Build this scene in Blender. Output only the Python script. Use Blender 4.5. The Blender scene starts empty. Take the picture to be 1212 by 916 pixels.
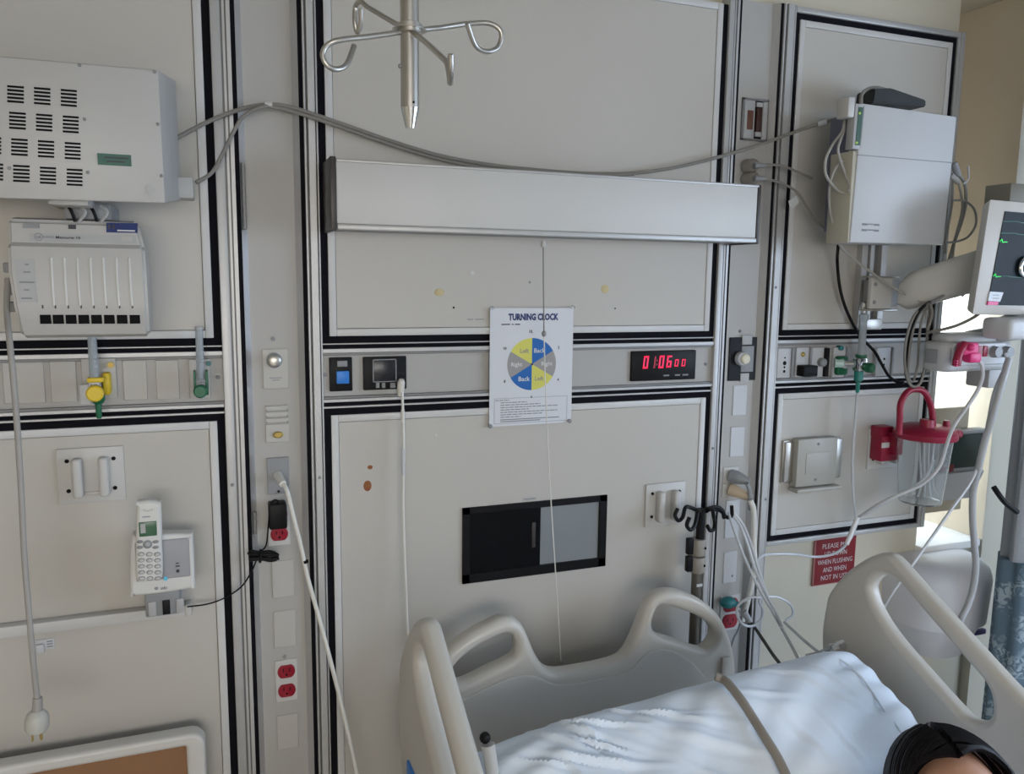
import bpy, bmesh, math, random
from mathutils import Vector, Matrix
random.seed(7)
SC = bpy.context.scene
COL = SC.collection
PI = math.pi

# ---------------------------------------------------------------- camera
CAM = Vector((0.0, -1.75, 1.60))
YAW, PITCH, ROLL, FPX = .358648, -.1361525, .0119324, 936.55
_f = Vector((math.sin(YAW)*math.cos(PITCH), math.cos(YAW)*math.cos(PITCH), math.sin(PITCH)))
_r0 = Vector((math.cos(YAW), -math.sin(YAW), 0)); _u0 = _r0.cross(_f)
_r = math.cos(ROLL)*_r0 + math.sin(ROLL)*_u0
_u = -math.sin(ROLL)*_r0 + math.cos(ROLL)*_u0
cd = bpy.data.cameras.new('camera'); cam = bpy.data.objects.new('camera', cd); COL.objects.link(cam)
cd.sensor_width = 36; cd.lens = FPX/1212*36; cd.clip_start = .02
mw = Matrix((_r, _u, -_f)).transposed().to_4x4(); mw.translation = CAM
cam.matrix_world = mw
SC.camera = cam

# ---------------------------------------------------------------- light and exposure
wd = bpy.data.worlds.new('sky'); SC.world = wd; wd.use_nodes = True
wd.node_tree.nodes['Background'].inputs[0].default_value = (.80, .90, 1.0, 1)
wd.node_tree.nodes['Background'].inputs[1].default_value = 1.0
def area(name, loc, target, sx, sy, power, color):
    l = bpy.data.lights.new(name, 'AREA'); l.shape = 'RECTANGLE'; l.size = sx; l.size_y = sy
    l.energy = power; l.color = color
    o = bpy.data.objects.new(name, l); COL.objects.link(o); o.location = loc
    o.rotation_euler = (Vector(target)-Vector(loc)).to_track_quat('-Z', 'Y').to_euler()
    return o
area('daylight_side_window', (3.28, -2.0, 1.50), (1.1, -1.2, -.1), 2.2, 1.3, 62, (.62, .765, 1.0))
area('daylight_rear_window', (-0.4, -4.40, 1.50), (-.5, -2.3, -.4), 2.6, 1.2, 74, (1.0, .93, .86))
area('daylight_niche_window', (2.13, .365, 1.30), (2.34, -.1, .95), .22, .8, 6, (.70, .85, 1.0))
SC.view_settings.view_transform = 'Standard'; SC.view_settings.look = 'None'
SC.view_settings.exposure = 0.0; SC.view_settings.gamma = 1; SC.view_settings.use_curve_mapping = False

# ---------------------------------------------------------------- helpers
def ray(px, py):
    return ((px-606)/FPX)*_r - ((py-458)/FPX)*_u + _f
def at(px, py, d):                       # the point of the place seen at a pixel, d metres in front of the wall
    v = ray(px, py); return CAM + v*((-d-CAM.y)/v.y)
def at_x(px, py, X):                     # ... on the upright plane x = X
    v = ray(px, py); return CAM + v*((X-CAM.x)/v.x)
def rect(xl, xr, yt, yb, d):             # an upright rectangle parallel to the wall: x0, x1, z0, z1
    xm, ym = (xl+xr)/2, (yt+yb)/2
    return at(xl, ym, d).x, at(xr, ym, d).x, at(xm, yb, d).z, at(xm, yt, d).z

def mat(name, color, rough=.5, metal=0., var=.05, scale=12., bump=.0, bscale=60., trans=0., alpha=1., emit=0., spec=.5, coat=0., ior=1.45):
    m = bpy.data.materials.new(name); m.use_nodes = True
    nt = m.node_tree; b = nt.nodes['Principled BSDF']
    b.inputs['Roughness'].default_value = rough; b.inputs['Metallic'].default_value = metal
    b.inputs['Specular IOR Level'].default_value = spec
    b.inputs['Transmission Weight'].default_value = trans; b.inputs['Alpha'].default_value = alpha
    b.inputs['Coat Weight'].default_value = coat; b.inputs['IOR'].default_value = ior
    tc = nt.nodes.new('ShaderNodeTexCoord')
    n = nt.nodes.new('ShaderNodeTexNoise'); n.inputs['Scale'].default_value = scale; n.inputs['Detail'].default_value = 4
    nt.links.new(tc.outputs['Object'], n.inputs['Vector'])
    mx = nt.nodes.new('ShaderNodeMix'); mx.data_type = 'RGBA'
    c = color
    mx.inputs[6].default_value = (c[0]*(1-var), c[1]*(1-var), c[2]*(1-var), 1)
    mx.inputs[7].default_value = (min(1, c[0]*(1+var)), min(1, c[1]*(1+var)), min(1, c[2]*(1+var)), 1)
    nt.links.new(n.outputs['Fac'], mx.inputs[0]); nt.links.new(mx.outputs[2], b.inputs['Base Color'])
    if bump:
        n2 = nt.nodes.new('ShaderNodeTexNoise'); n2.inputs['Scale'].default_value = bscale; n2.inputs['Detail'].default_value = 3
        nt.links.new(tc.outputs['Object'], n2.inputs['Vector'])
        bp = nt.nodes.new('ShaderNodeBump'); bp.inputs['Strength'].default_value = bump; bp.inputs['Distance'].default_value = .01
        nt.links.new(n2.outputs['Fac'], bp.inputs['Height']); nt.links.new(bp.outputs['Normal'], b.inputs['Normal'])
    if emit:
        b.inputs['Emission Color'].default_value = (*color, 1); b.inputs['Emission Strength'].default_value = emit
    return m

PANEL = mat('panel_laminate', (.485, .466, .426), .45, var=.03, scale=3, bump=.02, bscale=200)
BEAD = mat('panel_edge_bead', (.56, .56, .55), .4, var=.02)
GASKET = mat('black_gasket', (.006, .006, .009), .8, var=.1, spec=.12)
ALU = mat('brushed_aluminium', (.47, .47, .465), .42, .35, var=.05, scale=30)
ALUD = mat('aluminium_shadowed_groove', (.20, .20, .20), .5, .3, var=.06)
COLF = mat('column_face', (.395, .385, .365), .45, var=.03, scale=4)
WALLP = mat('wall_paint_cream', (.56, .52, .42), .7, var=.03, scale=2, bump=.03, bscale=120)
WALLW = mat('wall_paint_niche', (.70, .61, .48), .7, var=.03, scale=2)
CEIL = mat('ceiling_white', (.45, .45, .43), .8)
FLOOR = mat('floor_vinyl', (.55, .53, .49), .35, var=.1, scale=6)
SILL = mat('sill_stone', (.78, .78, .76), .35, var=.05, scale=20)
BOXW = mat('box_enamel', (.45, .445, .43), .42, var=.02)
WHITE = mat('white_plastic', (.52, .515, .495), .42, var=.02)
WHITE2 = mat('white_enamel', (.62, .62, .60), .38, var=.02)
COOLW = mat('cool_white_enamel', (.52, .535, .55), .38, var=.02)
PLATE = mat('plate_ivory', (.45, .44, .41), .4, var=.02)
GREYP = mat('grey_plastic', (.25, .26, .27), .45, var=.05)
LGREY = mat('light_grey_plastic', (.40, .405, .41), .45, var=.04)
CABLEG = mat('grey_cable', (.22, .21, .19), .5, var=.08)
CABLEW = mat('white_cable', (.66, .65, .60), .45, var=.05)
BLACK = mat('black_plastic', (.008, .008, .009), .45, var=.2, spec=.2)
DARK = mat('dark_slot', (.008, .008, .009), .8, var=.2, spec=.12)
BROWNB = mat('dark_bronze', (.045, .04, .037), .4, var=.1)
CHROME = mat('chrome', (.72, .73, .74), .16, 1., var=.03)
STEEL = mat('stainless_steel', (.55, .53, .49), .36, 1., var=.05)
RED = mat('red_plastic', (.27, .008, .035), .4, var=.1)
REDO = mat('red_receptacle', (.27, .008, .022), .4, var=.08)
SIGNR = mat('sign_red', (.19, .008, .014), .45, var=.06)
PINK = mat('pink_plastic', (.62, .03, .17), .4, var=.06)
BLUE = mat('blue_button', (.03, .20, .62), .4, var=.08)
PBLUE = mat('print_blue', (.01, .12, .40), .6)
PYEL = mat('print_yellow', (.62, .60, .12), .6)
PGREY = mat('print_grey', (.30, .29, .28), .6)
PWHITE = mat('print_white', (.62, .63, .63), .6)
PDARK = mat('print_dark', (.05, .05, .06), .6)
PNAVY = mat('print_navy', (.012, .03, .14), .6)
PMID = mat('print_mid_grey', (.24, .25, .27), .6)
PAPER = mat('paper', (.62, .64, .67), .6, var=.02, scale=8)
YEL = mat('yellow_plastic', (.70, .50, .02), .4)
GREEN = mat('green_plastic', (.01, .12, .055), .4)
TEAL = mat('teal_plastic', (.02, .16, .17), .4)
GTAG = mat('green_tag', (.03, .115, .085), .45)
BRASS = mat('brass', (.40, .29, .08), .45, .5)
REVEAL = mat('polished_lit_reveal', (.72, .74, .78), .28, 1., var=.04)  # brighter polished metal for left reveals only; window light put into the finish
FLOWT = mat('flowmeter_tube', (.60, .67, .72), .2, trans=.55, var=.05, ior=1.25)
CLEAR = mat('clear_plastic', (.92, .95, .95), .08, trans=.92, var=.01, ior=1.2)
GLASS = mat('window_glass', (.95, .97, .98), .02, trans=1., var=0, ior=1.05)
TUBEC = mat('clear_tubing', (.72, .75, .78), .2, trans=.35, var=.02)
BEIGE = mat('beige_plastic', (.55, .44, .31), .45)
BEDP = mat('bed_plastic', (.56, .54, .49), .36, var=.02, coat=.15)
BEDG = mat('bed_plastic_panel', (.55, .54, .51), .45, var=.02)
FRAME = mat('bed_frame_metal', (.35, .36, .37), .4, .3)
FAB = mat('white_cotton', (.79, .88, 1.0), .85, var=.03, scale=9, bump=.22, bscale=22)
SHEET = mat('white_sheet', (.75, .83, .97), .85, var=.03, scale=6, bump=.12, bscale=25)
BLANK = mat('blanket_blue', (.35, .45, .6), .9, var=.08, bump=.2, bscale=90)
GOWN = mat('gown_cloth', (.45, .52, .60), .9, var=.08, bump=.1)
SKIN = mat('skin', (.55, .30, .20), .5, var=.05, scale=25)
HAIR = mat('black_hair', (.006, .005, .006), .5, var=.4, scale=40, spec=.2)
HAIRP = mat('hair_backlit_locks', (.38, .26, .29), .5, var=.3, scale=40)  # window backlight on the hair, put into the locks' pinkish colour
EYE = mat('eye', (.7, .7, .7), .2)
PUPIL = mat('pupil', (.02, .012, .01), .2)
LIP = mat('lip', (.40, .14, .12), .45)
CURT = mat('curtain_mesh', (.30, .32, .335), .85, var=.06, bump=.1, bscale=180)
BRNPAD = mat('brown_vinyl', (.28, .15, .075), .5, var=.08, scale=8)
LED = mat('led_red', (.75, .02, .09), .4, emit=.75)
LEDD = mat('led_red_dim', (.35, .02, .04), .4, emit=.25)
SCREEN = mat('monitor_screen', (.008, .013, .017), .45, spec=.12)
TRACE = mat('screen_green_trace', (.05, .75, .12), .4, emit=.5)
TRACED = mat('screen_dim_trace', (.03, .12, .10), .4, emit=.3)
LCD = mat('phone_lcd', (.05, .13, .07), .25)
STAIN = mat('yellow_stain', (.52, .44, .24), .6)
RUST = mat('brown_stain', (.26, .09, .025), .6, var=.35, scale=160)

# curtain lower cloth: blue with pale floral blotches
CORDL = mat('hanging_cord_grey', (.34, .33, .31), .5)
ARMW = mat('arm_cover_grey', (.50, .49, .46), .45)
CURB = mat('curtain_blue_floral', (.12, .19, .25), .85)
def _floral():
    nt = CURB.node_tree; b = nt.nodes['Principled BSDF']
    tc = nt.nodes.new('ShaderNodeTexCoord')
    v = nt.nodes.new('ShaderNodeTexNoise'); v.inputs['Scale'].default_value = 55; v.inputs['Detail'].default_value = 1; v.inputs['Distortion'].default_value = 1.2
    n = nt.nodes.new('ShaderNodeTexNoise'); n.inputs['Scale'].default_value = 11
    nt.links.new(tc.outputs['Object'], v.inputs['Vector']); nt.links.new(tc.outputs['Object'], n.inputs['Vector'])
    r1 = nt.nodes.new('ShaderNodeValToRGB'); r1.color_ramp.elements[0].position = .46; r1.color_ramp.elements[1].position = .56
    r2 = nt.nodes.new('ShaderNodeValToRGB'); r2.color_ramp.elements[0].position = .48; r2.color_ramp.elements[1].position = .56
    nt.links.new(v.outputs['Fac'], r1.inputs[0]); nt.links.new(n.outputs['Fac'], r2.inputs[0])
    mu = nt.nodes.new('ShaderNodeMath'); mu.operation = 'MULTIPLY'
    nt.links.new(r1.outputs[0], mu.inputs[0]); nt.links.new(r2.outputs[0], mu.inputs[1])
    mx = nt.nodes.new('ShaderNodeMix'); mx.data_type = 'RGBA'
    mx.inputs[6].default_value = (.10, .155, .20, 1); mx.inputs[7].default_value = (.30, .37, .41, 1)
    nt.links.new(mu.outputs[0], mx.inputs[0]); nt.links.new(mx.outputs[2], b.inputs['Base Color'])
_floral()

ORG = {}
def catmull(pts, n=6, closed=False):
    pts = [Vector(p) for p in pts]
    if len(pts) < 3 and not closed: return pts
    out = []; N = len(pts); rng = N if closed else N-1
    for i in range(rng):
        p1, p2 = pts[i], pts[(i+1) % N]
        p0 = pts[i-1] if (closed or i > 0) else p1*2-p2
        p3 = pts[(i+2) % N] if (closed or i+2 < N) else p2*2-p1
        for k in range(n):
            t = k/n
            out.append(.5*((2*p1)+(p2-p0)*t+(2*p0-5*p1+4*p2-p3)*t*t+(3*p1-p0-3*p2+p3)*t**3))
    if not closed: out.append(pts[-1])
    return out

class B:
    def __init__(s): s.bm = bmesh.new()
    def box(s, x0, x1, y0, y1, z0, z1, bev=0., seg=2, m=None):
        t = bmesh.new(); bmesh.ops.create_cube(t, size=1)
        for v in t.verts:
            v.co = Vector(((x0+x1)/2+v.co.x*(x1-x0), (y0+y1)/2+v.co.y*(y1-y0), (z0+z1)/2+v.co.z*(z1-z0)))
        if bev:
            bmesh.ops.bevel(t, geom=list(t.edges), offset=min(bev, .49*min(abs(x1-x0), abs(y1-y0), abs(z1-z0))), segments=seg, profile=.5, affect='EDGES')
        return s._add(t, m)
    def hexa(s, P, bev=0., seg=2):       # eight corners: front TL TR BR BL, back TL TR BR BL
        t = bmesh.new(); v = [t.verts.new(p) for p in P]
        for f in ((0, 3, 2, 1), (4, 5, 6, 7), (0, 1, 5, 4), (1, 2, 6, 5), (2, 3, 7, 6), (3, 0, 4, 7)):
            t.faces.new([v[i] for i in f])
        bmesh.ops.recalc_face_normals(t, faces=t.faces)
        if bev: bmesh.ops.bevel(t, geom=list(t.edges), offset=bev, segments=seg, profile=.5, affect='EDGES')
        return s._add(t)
    def _add(s, t, m=None):
        me = bpy.data.meshes.new('tmp')
        if m is not None: t.transform(m)
        t.to_mesh(me); t.free(); s.bm.from_mesh(me); bpy.data.meshes.remove(me); return s
    def mesh(s, me, fn):
        t = bmesh.new(); t.from_mesh(me); bpy.data.meshes.remove(me)
        for v in t.verts: v.co = fn(v.co)
        bmesh.ops.recalc_face_normals(t, faces=t.faces)
        return s._add(t)
    def cyl(s, p0, p1, r0, r1=None, n=16):
        r1 = r0 if r1 is None else r1
        p0, p1 = Vector(p0), Vector(p1); d = p1-p0
        t = bmesh.new(); bmesh.ops.create_cone(t, cap_ends=True, segments=n, radius1=r0, radius2=max(r1, 1e-5), depth=d.length)
        q = d.to_track_quat('Z', 'Y').to_matrix().to_4x4(); q.translation = (p0+p1)/2
        return s._add(t, q)
    def ball(s, c, r, sx=1, sy=1, sz=1, n=16):
        t = bmesh.new(); bmesh.ops.create_uvsphere(t, u_segments=n, v_segments=max(6, n//2), radius=r)
        return s._add(t, Matrix.Translation(Vector(c)) @ Matrix.Diagonal((sx, sy, sz, 1)))
    def lathe(s, prof, c, axis=(0, 0, 1), n=24):
        t = bmesh.new(); rings = []
        for r, h in prof:
            rings.append([t.verts.new((r*math.cos(2*PI*k/n), r*math.sin(2*PI*k/n), h)) for k in range(n)])
        for a, b in zip(rings, rings[1:]):
            for k in range(n): t.faces.new((a[k], a[(k+1) % n], b[(k+1) % n], b[k]))
        if prof[0][0] > 1e-4: t.faces.new(rings[0][::-1])
        if prof[-1][0] > 1e-4: t.faces.new(rings[-1])
        bmesh.ops.recalc_face_normals(t, faces=t.faces)
        q = Vector(axis).to_track_quat('Z', 'Y').to_matrix().to_4x4(); q.translation = Vector(c)
        return s._add(t, q)
    def tube(s, pts, r, n=8, sub=6, closed=False, smooth=True, r1=None):
        P = catmull(pts, sub, closed) if smooth else [Vector(p) for p in pts]
        t = bmesh.new(); N = len(P); rings = []
        tan = [(P[(i+1) % N if closed else min(i+1, N-1)]-P[i-1 if (closed or i) else 0]).normalized() for i in range(N)]
        a = Vector((0, 0, 1)) if abs(tan[0].z) < .9 else Vector((1, 0, 0))
        nrm = (a-tan[0]*a.dot(tan[0])).normalized()
        for i in range(N):
            nrm = (nrm-tan[i]*nrm.dot(tan[i]))
            nrm = nrm.normalized() if nrm.length > 1e-6 else tan[i].orthogonal().normalized()
            b = tan[i].cross(nrm); rr = r if r1 is None else r+(r1-r)*i/(N-1)
            rings.append([t.verts.new(P[i]+rr*(math.cos(2*PI*k/n)*nrm+math.sin(2*PI*k/n)*b)) for k in range(n)])
        for i in range(N if closed else N-1):
            A, C = rings[i], rings[(i+1) % N]
            for k in range(n): t.faces.new((A[k], A[(k+1) % n], C[(k+1) % n], C[k]))
        if not closed:
            t.faces.new(rings[0][::-1]); t.faces.new(rings[-1])
        bmesh.ops.recalc_face_normals(t, faces=t.faces)
        return s._add(t)
    def poly(s, pts, thick):             # flat polygon (points wound any way) thickened along +y
        t = bmesh.new(); f = t.faces.new([t.verts.new(p) for p in pts])
        e = bmesh.ops.extrude_face_region(t, geom=[f])
        for v in e['geom']:
            if isinstance(v, bmesh.types.BMVert): v.co.y += thick
        bmesh.ops.recalc_face_normals(t, faces=t.faces)
        return s._add(t)
    def obj(s, name, m, parent=None, smooth=True, origin=None):
        me = bpy.data.meshes.new(name)
        if parent is not None: o0 = ORG[parent.name]
        elif origin is not None: o0 = Vector(origin)
        else:
            xs = [v.co for v in s.bm.verts]
            o0 = Vector(((min(c.x for c in xs)+max(c.x for c in xs))/2, (min(c.y for c in xs)+max(c.y for c in xs))/2, min(c.z for c in xs)))
        bmesh.ops.translate(s.bm, verts=s.bm.verts, vec=-o0)
        s.bm.to_mesh(me); s.bm.free()
        me.materials.append(m)
        if smooth:
            me.shade_smooth(); me.set_sharp_from_angle(angle=math.radians(38))
        o = bpy.data.objects.new(name, me); COL.objects.link(o)
        if parent is not None: o.parent = parent
        else: o.location = o0
        ORG[o.name] = o0
        return o
def tag(o, label, cat=None, group=None):
    o['label'] = label
    if cat: o['category'] = cat
    if group: o['group'] = group
    return o
def thing(name, label, cat, loc, group=None):
    o = bpy.data.objects.new(name, None); COL.objects.link(o); o.location = loc; o.empty_display_size = .03
    ORG[o.name] = Vector(loc); return tag(o, label, cat, group)
def struct(o): o['kind'] = 'structure'; return o
def shape2d(outer, holes, thick, bev, res=3):
    cu = bpy.data.curves.new('tmp', 'CURVE'); cu.dimensions = '2D'; cu.fill_mode = 'BOTH'
    cu.extrude = max(0, thick/2-bev); cu.bevel_depth = bev; cu.bevel_resolution = res; cu.offset = -bev
    for loop in [outer]+list(holes):
        sp = cu.splines.new('POLY'); sp.points.add(len(loop)-1); sp.use_cyclic_u = True
        for p, q in zip(sp.points, loop): p.co = (q[0], q[1], 0, 1)
    return _conv(cu)
def _conv(cu):
    o = bpy.data.objects.new('tmp', cu); COL.objects.link(o)
    dg = bpy.context.evaluated_depsgraph_get(); dg.update()
    me = bpy.data.meshes.new_from_object(o.evaluated_get(dg))
    bpy.data.objects.remove(o); bpy.data.curves.remove(cu); return me
def text(name, body, x, z, y, h, m, parent, w=None, align='CENTER', bold=0., rot=0., thick=.0004):
    cu = bpy.data.curves.new('tmp', 'FONT'); cu.body = body; cu.size = 1; cu.align_x = 'CENTER'; cu.align_y = 'CENTER'; cu.offset = bold; cu.resolution_u = 2
    me = _conv(cu)
    xs = [v.co.x for v in me.vertices]; ys = [v.co.y for v in me.vertices]
    cx, cy, W, H = (min(xs)+max(xs))/2, (min(ys)+max(ys))/2, max(xs)-min(xs), max(ys)-min(ys)
    sy = h/H; sx = (w/W) if w else sy
    c, sn = math.cos(rot), math.sin(rot)
    def fn(p):
        a, b = (p.x-cx)*sx, (p.y-cy)*sy
        return Vector((x+a*c-b*sn, y, z+a*sn+b*c))
    return B().mesh(me, fn).obj(name, m, parent, smooth=False)
def wallbox(b, r, y0, y1, bev=0., seg=2): return b.box(r[0], r[1], y0, y1, r[2], r[3], bev, seg)

# ---------------------------------------------------------------- room
XE = 2.012; XJ = 2.262
b = B(); b.box(-2.8, XE, .03, .45, 0, 2.7); b.box(XE, XJ, .03, .45, 0, .792); b.box(XE, XJ, .03, .45, 2.45, 2.7); b.box(XJ, 3.4, .0, .45, 0, 2.7)
b.box(XE, XJ, .38, .45, 1.75, 2.45)
struct(b.obj('wall_back', WALLP))
b = B(); b.box(XE-.001, XE+.002, .03, .38, .795, 2.449); b.box(XJ-.003, XJ+.001, .0, .38, .795, 2.449); b.box(XE, XJ, .377, .38, 1.75, 2.449)
struct(b.obj('trim_1', WALLW))
struct(B().box(XE-.0, XJ-.0, .005, .40, .770, .795, .004).obj('trim_2', SILL))
w1 = struct(B().box(XE, XE+.02, .39, .44, .795, 1.75).box(XJ-.02, XJ, .39, .44, .795, 1.75).box(XE, XJ, .39, .44, .795, .82).box(XE, XJ, .39, .44, 1.73, 1.75).obj('window_1', WHITE2))
B().box(XE+.02, XJ-.02, .41, .415, .82, 1.73).obj('pane', GLASS, w1)
struct(B().box(-2.8, 3.4, -4.6, .45, -.1, 0).obj('floor', FLOOR))
struct(B().box(-2.8, 3.4, -4.6, .45, 2.7, 2.8).obj('ceiling', CEIL))
struct(B().box(-2.9, -2.8, -4.6, .45, 0, 2.7).obj('wall_left', WALLP))
struct(B().box(-2.8, 3.4, -4.7, -4.6, 0, .8).box(-2.8, 3.4, -4.7, -4.6, 2.4, 2.7).box(-2.8, -1.4, -4.7, -4.6, .8, 2.4).box(1.8, 3.4, -4.7, -4.6, .8, 2.4).obj('wall_rear', WALLP))
struct(B().box(3.4, 3.5, -4.6, .45, 0, .75).box(3.4, 3.5, -4.6, .45, 2.35, 2.7).box(3.4, 3.5, -4.6, -3.15, .75, 2.35).box(3.4, 3.5, -.85, .45, .75, 2.35).obj('wall_right', WALLP))
for i, (a, c) in enumerate((((3.42, 3.47, -3.15, -.85, .75, 2.35), 'x'), ((-1.4, 1.8, -4.68, -4.63, .8, 2.4), 'y'))):
    x0, x1, y0, y1, z0, z1 = a; fb = B()
    fb.box(x0, x1, y0, y1, z0, z0+.05).box(x0, x1, y0, y1, z1-.05, z1)
    if c == 'x':
        for yy in (y0, (y0+y1)/2-.025, y1-.05): fb.box(x0, x1, yy, yy+.05, z0, z1)
    else:
        for xx in (x0, (x0+x1)/2-.025, x1-.05): fb.box(xx, xx+.05, y0, y1, z0, z1)
    wf = struct(fb.obj('window_%d' % (i+2), WHITE2))
    pb = B()
    if c == 'x': pb.box(x0+.02, x0+.025, y0, y1, z0, z1)
    else: pb.box(x0, x1, y0+.02, y0+.025, z0, z1)
    pb.obj('pane', GLASS, wf)

# ---------------------------------------------------------------- headwall panels
ZT = 2.277
def hpanel(label, x0, x1, z0, z1, sides, marks=None):
    # x0..x1, z0..z1 is the outer edge of the black gasket; sides tell where a gasket shows
    t = thing('headwall_panel', label, 'wall panel', ((x0+x1)/2, .03, z0))
    g = .0155
    xi0 = x0+(g if 'l' in sides else 0); xi1 = x1-(g if 'r' in sides else 0)
    zi0 = z0+(g if 'b' in sides else 0); zi1 = z1-(g if 't' in sides else 0)
    B().box(xi0+.017, xi1-.017, 0, .03, zi0+.017, zi1-.017).obj('panel_face', PANEL, t)
    k = .016
    B().box(xi0, xi0+k, -.0025, .03, zi0, zi1, .0015).obj('edge_bead', BEAD, t)
    B().box(xi1-k, xi1, -.0025, .03, zi0, zi1, .0015).obj('edge_bead', BEAD, t)
    B().box(xi0+k, xi1-k, -.0025, .03, zi0, zi0+k, .0015).obj('edge_bead', BEAD, t)
    B().box(xi0+k, xi1-k, -.0025, .03, zi1-k, zi1, .0015).obj('edge_bead', BEAD, t)
    if 'l' in sides: B().box(x0, xi0, .001, .03, z0, z1).obj('gasket', GASKET, t)
    if 'r' in sides: B().box(xi1, x1, .001, .03, z0, z1).obj('gasket', GASKET, t)
    if 'b' in sides: B().box(xi0, xi1, .001, .03, z0, zi0).obj('gasket', GASKET, t)
    if 't' in sides: B().box(xi0, xi1, .001, .03, zi1, z1).obj('gasket', GASKET, t)
    return t
hpanel('cream wall panel behind the white electronics box, upper left', -1.4, .0105, 1.4555, ZT, 'rb')
p_ll = hpanel('cream wall panel behind the cordless phone, lower left', -1.4, .0105, .12, 1.312, 'rt')
p_uc = hpanel('cream wall panel behind the long overbed light', .215, 1.216, 1.4555, ZT, 'lrb')
p_lc = hpanel('cream wall panel with the black pass-through box', .215, 1.216, .12, 1.312, 'lrt')
hpanel('cream wall panel behind the white monitor unit, upper right', 1.419, 1.976, 1.4555, ZT+.006, 'lrbt')
hpanel('cream wall panel with the steel chart holder, lower right', 1.419, 1.976, .879, 1.312, 'lrbt')
# stains and specks on the panels (flush discs)
def speck(name, px, py, r, m, par, sx=1., sz=1.):
    p = at(px, py, 0); b = B(); b.lathe([(r, 0), (r*.9, .0008)], (p.x, 0, p.z), (0, -1, 0), 12)
    for v in b.bm.verts: v.co.x = p.x+(v.co.x-p.x)*sx; v.co.z = p.z+(v.co.z-p.z)*sz
    o = b.obj(name, m, par); return o
tag(speck('stain', 435, 575, .0105, RUST, p_lc, .9, 1.2), 'brown round stain'); tag(speck('stain', 438, 553, .006, RUST, p_lc, 1, .8), 'small brown stain')
tag(speck('stain', 520, 346, .011, STAIN, p_uc, 1.1, .8), 'faint yellow stain'); tag(speck('stain', 716, 342, .011, STAIN, p_uc), 'faint yellow stain')
speck('speck', 537, 364, .0025, DARK, p_uc); speck('speck', 627, 334, .003, PMID, p_uc); speck('speck', 728, 365, .002, DARK, p_uc); speck('speck', 516, 515, .003, BEAD, p_lc)
tag(speck('speck', 559, 323, .005, BEAD, p_uc), 'white paint fleck')
for (xa, xb) in ((553, 560), (562, 573)):
    a = at(xa, 378, 0); c = at(xb, 377.5, 0); B().box(a.x, c.x, -.0006, .001, a.z-.001, a.z+.0012).obj('pencil_mark', PMID, p_uc)

# utility strips between upper and lower panels
def strip(label, x0, x1, screws):
    t = thing('utility_strip', label, 'wall strip', ((x0+x1)/2, .03, 1.312))
    B().box(x0, x1, .006, .03, 1.3255, 1.437).obj('strip_face', COLF, t)
    for z0, z1, y, m, nm in ((1.4525, 1.4555, -.003, ALU, 'trim'), (1.4435, 1.4525, .002, GASKET, 'gasket'), (1.4345, 1.4435, -.004, ALU, 'trim'), (1.4285, 1.4345, -.001, ALUD, 'trim'),
                          (1.3325, 1.338, -.001, ALUD, 'trim'), (1.3255, 1.3325, -.004, ALU, 'trim'), (1.3165, 1.3255, .002, GASKET, 'gasket'), (1.312, 1.3165, -.003, ALU, 'trim')):
        B().box(x0, x1, y, .03, z0, z1, .0008, 1).obj(nm, m, t)
    for px, py in screws:
        p = at(px, py, 0); B().lathe([(.0045, 0), (.004, .003), (.001, .004)], (p.x, .006, p.z), (0, -1, 0), 10).obj('screw', GREYP, t)
    return t
strip('horizontal utility strip of blank plates and gas outlets, left', -1.4, .0105, [(258, 447)])
strip('horizontal utility strip behind the paper turning clock', .215, 1.216, [(385, 444), (837, 431)])
strip('short horizontal utility strip of gas outlets, right', 1.419, 1.976, [(916, 428)])

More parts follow.
